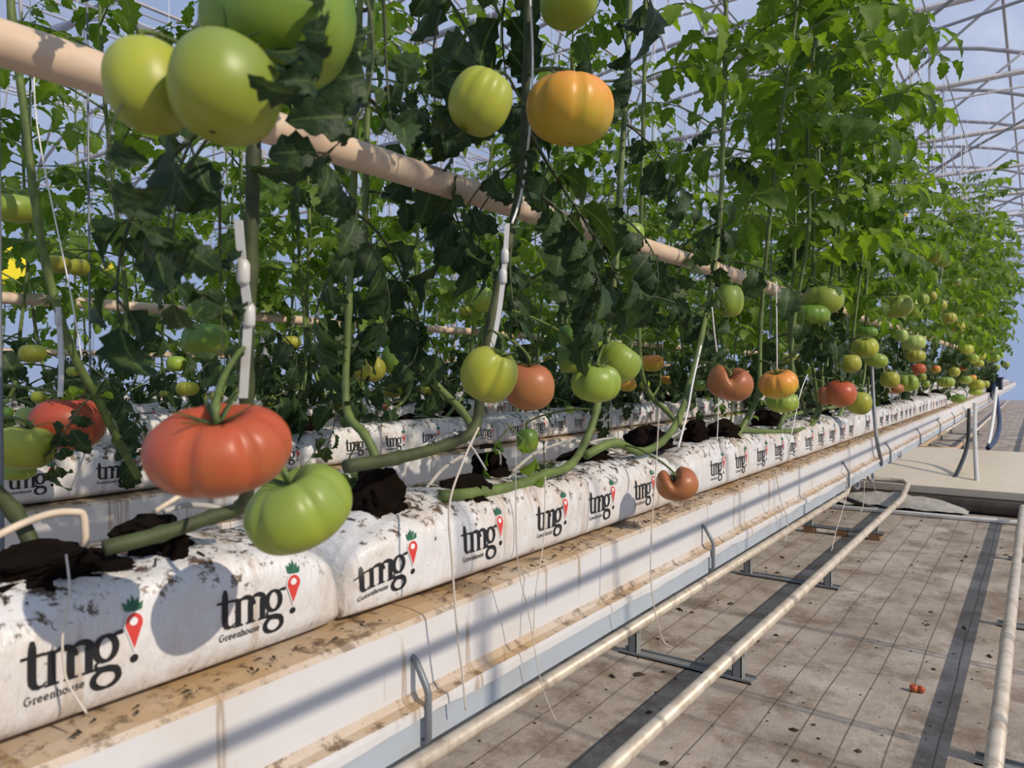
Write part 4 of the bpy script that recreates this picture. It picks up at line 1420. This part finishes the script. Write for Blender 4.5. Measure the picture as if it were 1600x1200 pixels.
T(1431, 556, 30, 20, -.61, 'yellow', 'ribbed', 'yellow-green tomato under the pale green one', NG)
T(1408, 524, 18, 20, -.62, 'pale', 'round', 'small pale tomato left of the pale green one', NG)
T(1434, 577, 26, 20, -.62, 'red', 'kidney', 'small red tomato between green ones, right part', NG)
T(1391, 593, 30, 27, -.57, 'yellow', 'round', 'yellow-green tomato just right of the hanger rod top', NG)
T(1418, 598, 32, 28, -.58, 'green', 'lobed', 'green lobed tomato touching the one by the hanger rod', NG)
T(1400, 607, 24, 14, -.62, 'brown', 'round', 'orange-red tomato peeping out under the green pair by the rod', NG)
FG = 'small tomatoes far down the front row'
for (u, v, w, h, c, s) in [(1457, 401, 30, 22, 'yellow', 'ribbed'), (1470, 408, 24, 20, 'green', 'round'), (1455, 463, 16, 16, 'yellow', 'round'), (1468, 477, 20, 18, 'yellow', 'round'), (1442, 468, 18, 22, 'green', 'ribbed'),
                           (1495, 441, 12, 11, 'pale', 'round'), (1518, 440, 20, 13, 'yellow', 'ribbed'), (1482, 497, 22, 18, 'yellow', 'ribbed'), (1496, 511, 21, 19, 'yellow', 'round'), (1531, 492, 12, 10, 'yellow', 'round'),
                           (1508, 546, 23, 17, 'yellow', 'flat'), (1517, 560, 22, 17, 'green', 'flat'), (1531, 556, 16, 15, 'yellow', 'ribbed'), (1529, 568, 14, 12, 'yellow', 'round'), (1551, 559, 20, 14, 'green', 'flat'),
                           (1546, 545, 16, 13, 'green', 'ribbed'), (1561, 555, 12, 12, 'green', 'round'), (1556, 574, 12, 10, 'green', 'round'), (1571, 570, 12, 10, 'green', 'round'), (1462, 577, 14, 13, 'orange', 'round'),
                           (1491, 581, 17, 16, 'yellow', 'round'), (1479, 597, 26, 18, 'green', 'ribbed'), (1509, 593, 18, 14, 'green', 'flat'), (1525, 601, 24, 18, 'yellow', 'flat'), (1525, 612, 20, 12, 'green', 'flat'),
                           (1497, 623, 22, 14, 'dark', 'flat'), (1540, 600, 12, 12, 'yellow', 'round'), (1505, 575, 10, 10, 'red', 'round'), (1519, 590, 12, 9, 'orange', 'round'), (1441, 589, 12, 12, 'green', 'round'),
                           (1447, 600, 11, 11, 'green', 'round')]:
    T(u, v, w, h, -.545 if u < 1590 else -.3, c, s, {'yellow': 'small yellow-green', 'green': 'small green', 'pale': 'small pale green', 'dark': 'small dark green', 'red': 'tiny red', 'orange': 'tiny orange'}[c] + ' tomato far down the front row, ' + ('high among leaves' if v < 450 else 'at mid height' if v < 530 else 'in the cluster' if v < 572 else 'low above the bags') + (', toward the right edge' if u > 1515 else ''), FG)
LG = 'tomatoes between the rows at left'
T(25, 326, 66, 46, -1.5, 'green', 'flat', 'shiny green tomato at left edge below the wooden pole', LG, (.1, .1))
T(40, 699, 88, 68, -1.45, 'yellow', 'round', 'yellow-green tomato at left edge above the second row of bags', LG, (.0, .1), scar=True)
T(108, 662, 104, 84, -1.5, 'red', 'round', 'orange-red tomato half covered by leaves at left', LG)
T(46, 650, 40, 30, -1.6, 'pale', 'flat', 'pale green tomato above the yellow-green one at left edge', LG)
T(25, 737, 52, 22, -1.6, 'green', 'flat', 'low green tomato just above bags at left edge', LG)
T(320, 530, 74, 54, -1.5, 'dark', 'ribbed', 'dark green tomato left of the white clip strip', LG)
T(575, 577, 52, 42, -1.5, 'yellow', 'lobed', 'green tomato with a bright yellow patch, left of the bent stem', LG)
T(622, 562, 50, 52, -1.55, 'dark', 'round', 'dark green tomato behind the slanting stem', LG)
T(823, 688, 34, 40, -.80, 'dark', 'round', 'dark green tomato hidden in a small leafy shoot over the bags', LG)
T(938, 348, 50, 50, -.72, 'dark', 'round', 'dark green tomato behind a wilted leaf at the pole', LG)
T(988, 365, 34, 34, -.76, 'green', 'round', 'green tomato on the pole right of the wilted leaf', LG)
T(1018, 567, 38, 28, -1.35, 'orange', 'ribbed', 'bright orange ribbed tomato right of the middle green cluster', LG)
T(980, 600, 28, 24, -.95, 'orange', 'ribbed', 'orange tomato peeping out under the middle green cluster', LG)
T(755, 468, 34, 40, -1.55, 'green', 'round', 'green tomato left of the second clip strip', LG)
T(1018, 492, 34, 30, -1.4, 'yellow', 'fine', 'ribbed yellow-green tomato among leaves above the orange one', LG)
T(90, 413, 40, 28, -1.75, 'yellow', 'flat', 'left of two yellow-green tomatoes above the lower pole', LG)
T(125, 418, 32, 28, -1.8, 'yellow', 'round', 'right of two yellow-green tomatoes above the lower pole', LG)
T(50, 552, 40, 30, -1.7, 'yellow', 'flat', 'yellow-green tomato at left between the two lower poles', LG)
BG_ = 'small tomatoes in the rows behind'
for (u, v, w, h, c, s, X) in [(275, 568, 32, 26, 'green', 'flat', -1.9), (292, 607, 34, 24, 'yellow', 'ribbed', -1.8), (312, 622, 20, 18, 'yellow', 'round', -2.0), (339, 620, 18, 20, 'yellow', 'round', -2.0),
                              (455, 535, 30, 22, 'yellow', 'ribbed', -1.8), (612, 610, 30, 24, 'yellow', 'fine', -2.0), (668, 608, 20, 18, 'yellow', 'flat', -2.2), (540, 630, 26, 24, 'orange', 'round', -1.9),
                              (675, 628, 22, 14, 'green', 'flat', -2.2), (600, 637, 13, 11, 'red', 'round', -2.8), (237, 398, 24, 20, 'yellow', 'round', -2.4), (60, 620, 24, 20, 'yellow', 'flat', -2.0),
                              (115, 580, 20, 16, 'green', 'round', -2.4), (183, 688, 18, 16, 'dark', 'round', -1.5), (728, 484, 26, 17, 'yellow', 'fine', -2.0), (992, 505, 18, 20, 'yellow', 'round', -1.8),
                              (1040, 594, 20, 15, 'orange', 'flat', -1.9), (1027, 600, 14, 13, 'yellow', 'round', -1.9), (1004, 600, 22, 17, 'yellow', 'ribbed', -1.9), (1093, 602, 22, 18, 'dark', 'round', -1.2),
                              (1165, 583, 18, 16, 'yellow', 'round', -1.7), (1236, 562, 26, 20, 'yellow', 'ribbed', -1.2), (1235, 523, 18, 18, 'yellow', 'round', -1.3), (1206, 551, 12, 15, 'red', 'round', -1.9),
                              (1262, 580, 22, 16, 'green', 'flat', -1.3), (1170, 557, 8, 9, 'orange', 'round', -2.1), (1055, 490, 16, 14, 'green', 'round', -2.0), (1098, 494, 20, 16, 'green', 'round', -1.0),
                              (1045, 542, 14, 12, 'yellow', 'round', -2.2), (705, 560, 12, 10, 'yellow', 'round', -3.2), (560, 600, 18, 30, 'green', 'round', -1.7), (255, 615, 12, 10, 'yellow', 'round', -3.0),
                              (425, 625, 20, 20, 'yellow', 'round', -1.9), (460, 605, 16, 14, 'yellow', 'round', -2.6), (695, 590, 16, 12, 'yellow', 'flat', -2.6), (170, 620, 22, 20, 'yellow', 'round', -2.1),
                              (10, 645, 22, 20, 'dark', 'round', -2.1), (1075, 384, 14, 12, 'green', 'round', -1.2), (890, 640, 16, 12, 'green', 'round', -1.6), (855, 560, 14, 12, 'yellow', 'round', -2.6),
                              (1165, 600, 14, 12, 'green', 'round', -1.6), (1300, 610, 14, 12, 'green', 'round', -1.5), (1190, 630, 12, 12, 'green', 'round', -1.6), (690, 490, 12, 14, 'green', 'round', -2.4),
                              (150, 690, 14, 12, 'green', 'round', -2.0), (520, 615, 18, 14, 'green', 'round', -2.0)]:
    T(u, v, w, h, X, c, s, {'yellow': 'small yellow-green', 'green': 'small green', 'pale': 'small pale green', 'dark': 'small dark green', 'red': 'tiny red', 'orange': 'small orange'}[c] + ' tomato in the rows behind, ' + ('far left' if u < 180 else 'behind the big red tomato' if u < 480 else 'left of the middle stem' if u < 740 else 'near the middle green cluster' if u < 1060 else 'behind the brown and orange tomatoes') + (', upper' if v < 560 else ', lower'), BG_)

# split tomato fallen on the floor
ff = FPX * (H - .012) / (1079 - V0)
fp = Vector(((1437 - U0) * CT * ff / FPX, 0, .012)); fp.y = (ff + fp.x * ST) / CT
root = empty('fallen_tomato', fp); tag(root, 'small split red tomato lying on the floor', 'tomato')
me = tomato_data('round', 'red', 0)
place(me, 'fruit', root, (-.009, 0, 0), (.4, 0, 0), .026); place(me, 'fruit', root, (.011, .004, -.001), (-.3, .5, 0), .024)
place(CALYX[0], 'calyx', root, (.0, .002, .011), (0, 0, 0), .03)

# ------------------------------------------------------------------ twine, clips, drip tubes
tm_ = MB(); tm_.tube([(0, 0, 0), (0, 0, 1)], 0.0016, 4); tm_ = tm_.mesh('twine', M_TWINE)
rw = random.Random(6)
for p, zt in TWINES[:150]:
    tag(place(tm_, 'twine', None, p, (0, 0, 0), (1, 1, zt - p.z)), 'white twine hanging from the crop wires to a plant', 'twine', 'hanging white twine')
for k in range(150):
    i = rw.randrange(0, 7)
    y = rw.uniform(2.0 + i * .4, 16)
    x = ROWS[i] - .15 + rw.choice((-.093, .093))
    L = rw.uniform(1.3, 2.2)
    tag(place(tm_, 'twine', None, (x, y, WIREZ - L), (0, 0, 0), (1.2, 1.2, L)), 'white twine hanging from the crop wires to a plant', 'twine', 'hanging white twine')


def twine(pts, r, label, mat=None, group='loose twine ends'):
    b = MB(); b.tube(smooth_path(pts, 6), r, 6)
    return tag(b.build('loose_twine', mat or M_TWINE_B), label, 'twine', group)


def PL(lst, X): return [P(u, v, X) for u, v in lst]


twine(PL([(748, 668), (724, 720), (702, 790), (706, 880), (714, 990), (722, 1055), (727, 1112)], -.548), .0013, 'thick pale twine hanging from the bent stem past the gutter to the floor side')
twine(PL([(806, 700), (808, 870), (826, 960), (846, 1070), (870, 1132)], -.550), .0008, 'thin twine hanging over the gutter beside the thick pale one')
twine(PL([(852, 745), (850, 840), (838, 920), (834, 985)], -.570), .0009, 'short thin twine down the gutter wall below a stem')
twine(PL([(1030, 640), (1026, 720), (1018, 850), (1020, 930), (1036, 1000), (1052, 1013)], -.50), .0011, 'pale twine hanging in front of the brown-red tomato')
twine(PL([(1213, 735), (1220, 780), (1232, 815), (1228, 850)], -.55), .0012, 'thin twine hanging below the third bag')
twine(PL([(1322, 740), (1325, 770), (1308, 830), (1301, 862)], -.555), .0014, 'thin twine hanging at the rail stand on blocks')
twine(PL([(1352, 752), (1350, 790), (1346, 800)], -.56), .0012, 'short twine end hanging by the wire loops')
twine(PL([(1362, 745), (1370, 770), (1373, 785)], -.555), .0014, 'short curled twine end right of the wire loops')
twine([P(101, 868, -.640), P(106, 930, -.612), P(94, 1000, -.606), P(100, 1065, -.607), P(131, 1118, -.592)], .0010, 'twine trailing over the print of the nearest bag')
twine(PL([(1112, 480), (1116, 520), (1120, 550)], -.575), .0016, 'white twine down to the lobed brown tomato', M_TWINE)
twine(PL([(1212, 440), (1213, 500), (1214, 580)], -.585), .0018, 'white twine down to the glossy orange tomato', M_TWINE)
twine(PL([(1232, 705), (1243, 650), (1252, 610), (1262, 585)], -.60), .0014, 'white twine slanting up beside the smooth red tomato', M_TWINE)
twine(PL([(1060, 700), (1075, 640), (1082, 600), (1095, 540)], -.615), .0022, 'white twine along the S-bent stem', M_TWINE)
twine(PL([(1120, 700), (1122, 660), (1123, 622)], -.62), .0012, 'thin white twine under the lobed brown tomato', M_TWINE)
twine(PL([(828, 0), (832, 90), (828, 200), (815, 300), (800, 350)], -.612), .0018, 'white twine along the dark middle stem', M_TWINE)
twine(PL([(1380, 570), (1384, 590), (1392, 612)], -.60), .002, 'white twine beside the hanger rod', M_TWINE)
twine(PL([(60, 60), (62, 200), (110, 450), (128, 560)], -1.35), .0013, 'white twine along the thin stem at left', M_TWINE)


def clip_strip(pts, lumps, label, w=.0038):
    t = empty('clip_strip', pts[0]); tag(t, label, 'plant clip', 'white plant clips')
    base = Vector(pts[0])
    b = MB()
    pp = [Vector(p) - base for p in smooth_path(pts, 4)]
    fwd = Vector((-ST, CT, 0)); right = Vector((CT, ST, 0))
    vs = []
    for p in pp:
        for sx, sy in ((-1, -.4), (1, -.4), (1, .4), (-1, .4)): vs.append(p + right * sx * w + fwd * sy * w)
    m = len(pp)
    b.add(vs, [(i * 4 + k, i * 4 + (k + 1) % 4, i * 4 + 4 + (k + 1) % 4, i * 4 + 4 + k) for i in range(m - 1) for k in range(4)] + [(3, 2, 1, 0), tuple((m - 1) * 4 + k for k in range(4))])
    b.build('strip', M_CLIP, t, smooth=False)
    for q in lumps:
        b = MB()
        b.tube([Vector((0, 0, -.011)), Vector((0, 0, -.008)), Vector((0, 0, .006)), Vector((0, 0, .010))], [.0036, .0056, .0058, .0036], 10)
        b.build('clip_ring', M_CLIP, t, loc=Vector(q) - base)


clip_strip(PL([(374, 345), (380, 420), (388, 490), (384, 560), (380, 622)], -.545), PL([(381, 425), (389, 492)], -.545), 'white plastic clip strip along the stem above the big red tomato', .0034)
clip_strip(PL([(793, 350), (787, 430), (778, 500), (768, 545)], -.612), PL([(786, 432), (789, 400)], -.612), 'white plastic clip strip beside the dark middle stem', .0034)
clip_strip(PL([(92, 480), (96, 560), (94, 620)], -1.30), PL([(92, 498)], -1.30), 'small white clip strip on the thin stem at left', .004)
# wooden-looking thin stem at left belongs to a plant of the second row
root, path = near_plant('thin tomato plant at left edge rising in front of the second row', [P(215, 745, -1.45), P(190, 700, -1.42), P(150, 620, -1.40), P(110, 540, -1.38), P(75, 420, -1.38), P(55, 300, -1.38), P(45, 200, -1.38), P(25, 40, -1.38), P(20, -80, -1.38)], .0085, .007, 1.35, 1.9, .12, 1.2, mat=M_STEM, seed=51)
for k, (u, v, az) in enumerate(((150, 610, 5.2), (130, 590, 2.6), (120, 560, 1.4))):
    add_leaf(root, P(u, v, -1.40), az, -.7, .6, rl, k % 2 == 0)


def tube(pts, r, label, mat=None, name='drip_tube'):
    b = MB(); b.tube(smooth_path(pts, 6), r, 8)
    return tag(b.build(name, mat or M_TUBE), label, 'tube', 'drip irrigation tubes')


tube(PL([(-30, 850), (30, 820), (80, 803), (118, 801), (128, 806), (131, 830), (131, 862)], -.695), .0034, 'cream drip tube bent over the soil at lower left')
tube(PL([(165, 860), (200, 825), (240, 800), (280, 775)], -.76), .003, 'cream drip tube slanting behind the nearest bag')
tube(PL([(255, 800), (290, 790), (330, 792), (352, 800)], -.70), .003, 'grey drip tube bent behind the big red tomato', M_TUBE_G)
tube(PL([(660, 772), (690, 735), (725, 712), (760, 704), (778, 706), (781, 728)], -.72), .0032, 'grey drip tube arching behind the tall black plug', M_TUBE_G)
tube(PL([(800, 738), (840, 706), (890, 690), (930, 694), (975, 710)], -.70), .003, 'grey drip tube arching beside the forked stem', M_TUBE_G)
tube(PL([(905, 700), (935, 688), (965, 685), (974, 690), (976, 716)], -.71), .003, 'grey drip tube with hooked end before the S-bent stem', M_TUBE_G)
tube(PL([(1040, 690), (1075, 668), (1105, 658), (1120, 668)], -.72), .003, 'grey drip tube behind the small soil plugs', M_TUBE_G)
tube(PL([(655, 700), (700, 676), (730, 690), (760, 735)], -.675), .0016, 'thin clear tie looped round the bent stem', M_CLIP)
for k in range(9):
    y = 2.6 + k * .8
    tube([(-.70, y, ZL + .11), (-.70, y + .08, ZL + .17), (-.71, y + .2, ZL + .18), (-.72, y + .27, ZL + .11)], .003, 'small grey drip tube arch far along the front bags', M_TUBE_G)

# ------------------------------------------------------------------ drain box and hoses at the path
bx = empty('drain_box', (-.52, 13.62, .775)); tag(bx, 'dark plastic drain box at the end of the front gutter', 'box')
b = MB(); b.box((-.27, -.22, .0), (.07, .30, .17)); b.build('box_body', plain('dark_blue_plastic', (.02, .024, .035), .4), bx, smooth=False)
b = MB(); b.box((-.29, -.24, .17), (.09, .32, .19)); b.build('lid', M_BLACK, bx, smooth=False)
b = MB(); b.tube([(-.1, .05, -.12), (-.1, .05, .0)], .04, 10); b.build('outlet', M_BLACK, bx)


def hose(pts, r, label, mat):
    b = MB(); b.tube(smooth_path(pts, 8), r, 10)
    return tag(b.build('hose', mat), label, 'hose', 'hoses at the path')


def PF(u, v, f):
    X = (u - U0) * CT * f / FPX
    return Vector((X, (f + X * ST) / CT, H - (v - V0) / FPX * f))


hose([PF(1514, 640, 7.2), PF(1513, 690, 6.9), PF(1503, 725, 6.5), PF(1483, 762, 6.0), PF(1455, 785, 5.75), PF(1420, 796, 5.6), PF(1370, 795, 5.55), PF(1335, 784, 5.6), PF(1305, 770, 5.7)], .017, 'black rubber hose looping from the gutter down to the floor', M_BLACK)
hose([PF(1524, 632, 6.9), PF(1524, 680, 6.5), PF(1527, 740, 6.05), PF(1530, 782, 5.85)], .018, 'grey plastic pipe slanting down to the dark drain pipe', M_PVCG)
b = MB(); p = PF(1530, 786, 5.84); b.tube([p + Vector((0, 0, .03)), p + Vector((0, 0, -.04))], .028, 10)
tag(b.build('pipe_joint', M_BLACK), 'black joint where the grey pipe meets the drain pipe', 'joint')
hose([PF(1552, 598, 11.2), PF(1558, 628, 10.6), PF(1562, 660, 10), PF(1557, 685, 9.3), PF(1545, 700, 8.75)], .03, 'dark blue hose dropping from the drain box', M_BLUE)
hose([PF(1557, 606, 11), PF(1554, 640, 10.2), PF(1549, 675, 9.4), PF(1545, 694, 8.9)], .022, 'white hose beside the dark blue one', M_PVC)

# yellow sticky sheets far at left
for k, (u, v, X, w, h) in enumerate(((8, 420, -7.2, .34, .42), (150, 425, -7.3, .10, .30), (172, 428, -7.3, .12, .22))):
    p = P(u, v, X); b = MB(); b.box((-.003, -w / 2, -h / 2), (.003, w / 2, h / 2))
    tag(b.build('sticky_sheet', M_YELLOW, smooth=False, loc=p), ['large yellow sticky sheet at far left edge', 'narrow yellow sticky sheet among far leaves', 'small yellow sticky sheet right of the narrow one'][k], 'sticky sheet', 'yellow sticky sheets')

# ------------------------------------------------------------------ litter on the floor, the ledge and the bags
rd = random.Random(12)
b = MB()
for k in range(1100):
    y = rd.uniform(.8, 6.2); x = rd.uniform(-2.2, .3)
    s = rd.uniform(.002, .007) if rd.random() < .9 else rd.uniform(.008, .022)
    a = rd.uniform(0, 6.28); z = .001
    el = rd.uniform(.25, 1.0)
    n = 5
    vs = [(x, y, z + s * .5)]
    for q in range(n):
        aa = 6.283 * q / n; rr = s * rd.uniform(.6, 1.2)
        dx, dy = rr * math.cos(aa), rr * el * math.sin(aa)
        vs.append((x + dx * math.cos(a) - dy * math.sin(a), y + dx * math.sin(a) + dy * math.cos(a), z + rd.uniform(0, .002)))
    b.add(vs, [(0, 1 + q, 1 + (q + 1) % n) for q in range(n)])
tag(b.build('floor_litter', M_DEBRIS, smooth=False), 'dark dry plant bits scattered over the ground cover', 'litter', None, 'stuff')
b = MB()
for k in range(700):
    y = rd.uniform(-.1, 7) ; x = ROWS[0] + rd.uniform(-.028, -.002)
    s = rd.uniform(.0008, .0035); a = rd.uniform(0, 6.28)
    d = Vector((math.cos(a), math.sin(a), 0)) * s * rd.uniform(1, 2.5); e = Vector((-math.sin(a), math.cos(a), 0)) * s * .6
    c = Vector((x, y, ZL + .006))
    b.add([c - d, c + e, c + d, c - e, c + Vector((0, 0, s * .8))], [(0, 1, 4), (1, 2, 4), (2, 3, 4), (3, 0, 4)])
tag(b.build('ledge_litter', M_DEBRIS, smooth=False), 'dark soil crumbs along the front gutter ledge', 'litter', None, 'stuff')

# straw-like root bits on top of the front bags
b = MB()
for k in range(900):
    y = rd.uniform(-.05, 5.0)
    s_ = (y - (0.565 - BP)) / BP
    i = int(math.floor(s_)); t = s_ - i
    if not .03 < t < .97: continue
    kind = [0, 1, 2][i] if i < 3 else (i * 7 + 2) % NB
    a = rd.uniform(.75, 2.3)
    cx, cy = ROWS[0] - .026 - BHW, 0.565 - BP / 2 + BP * i
    st = t * BP / BL + (1 - BP / BL) / 2
    p0 = bag_point(st, a, kind); q1 = bag_point(min(.99, max(.01, st + rd.uniform(-.014, .014))), a + rd.uniform(-.22, .22), kind)
    w = Vector((rd.uniform(-1, 1), rd.uniform(-1, 1), .3)).normalized() * rd.uniform(.0005, .0013)
    o_ = Vector((cx, cy, ZL + .003 + .0015))
    b.add([p0 + o_ - w, p0 + o_ + w, q1 + o_ + w, q1 + o_ - w, (p0 + q1) / 2 + o_ + Vector((.0005, 0, .0018))], [(0, 1, 4), (1, 2, 4), (2, 3, 4), (3, 0, 4)])
tag(b.build('root_litter', M_DEBRIS, smooth=False), 'dark root and straw bits strewn over the front bags', 'litter', None, 'stuff')
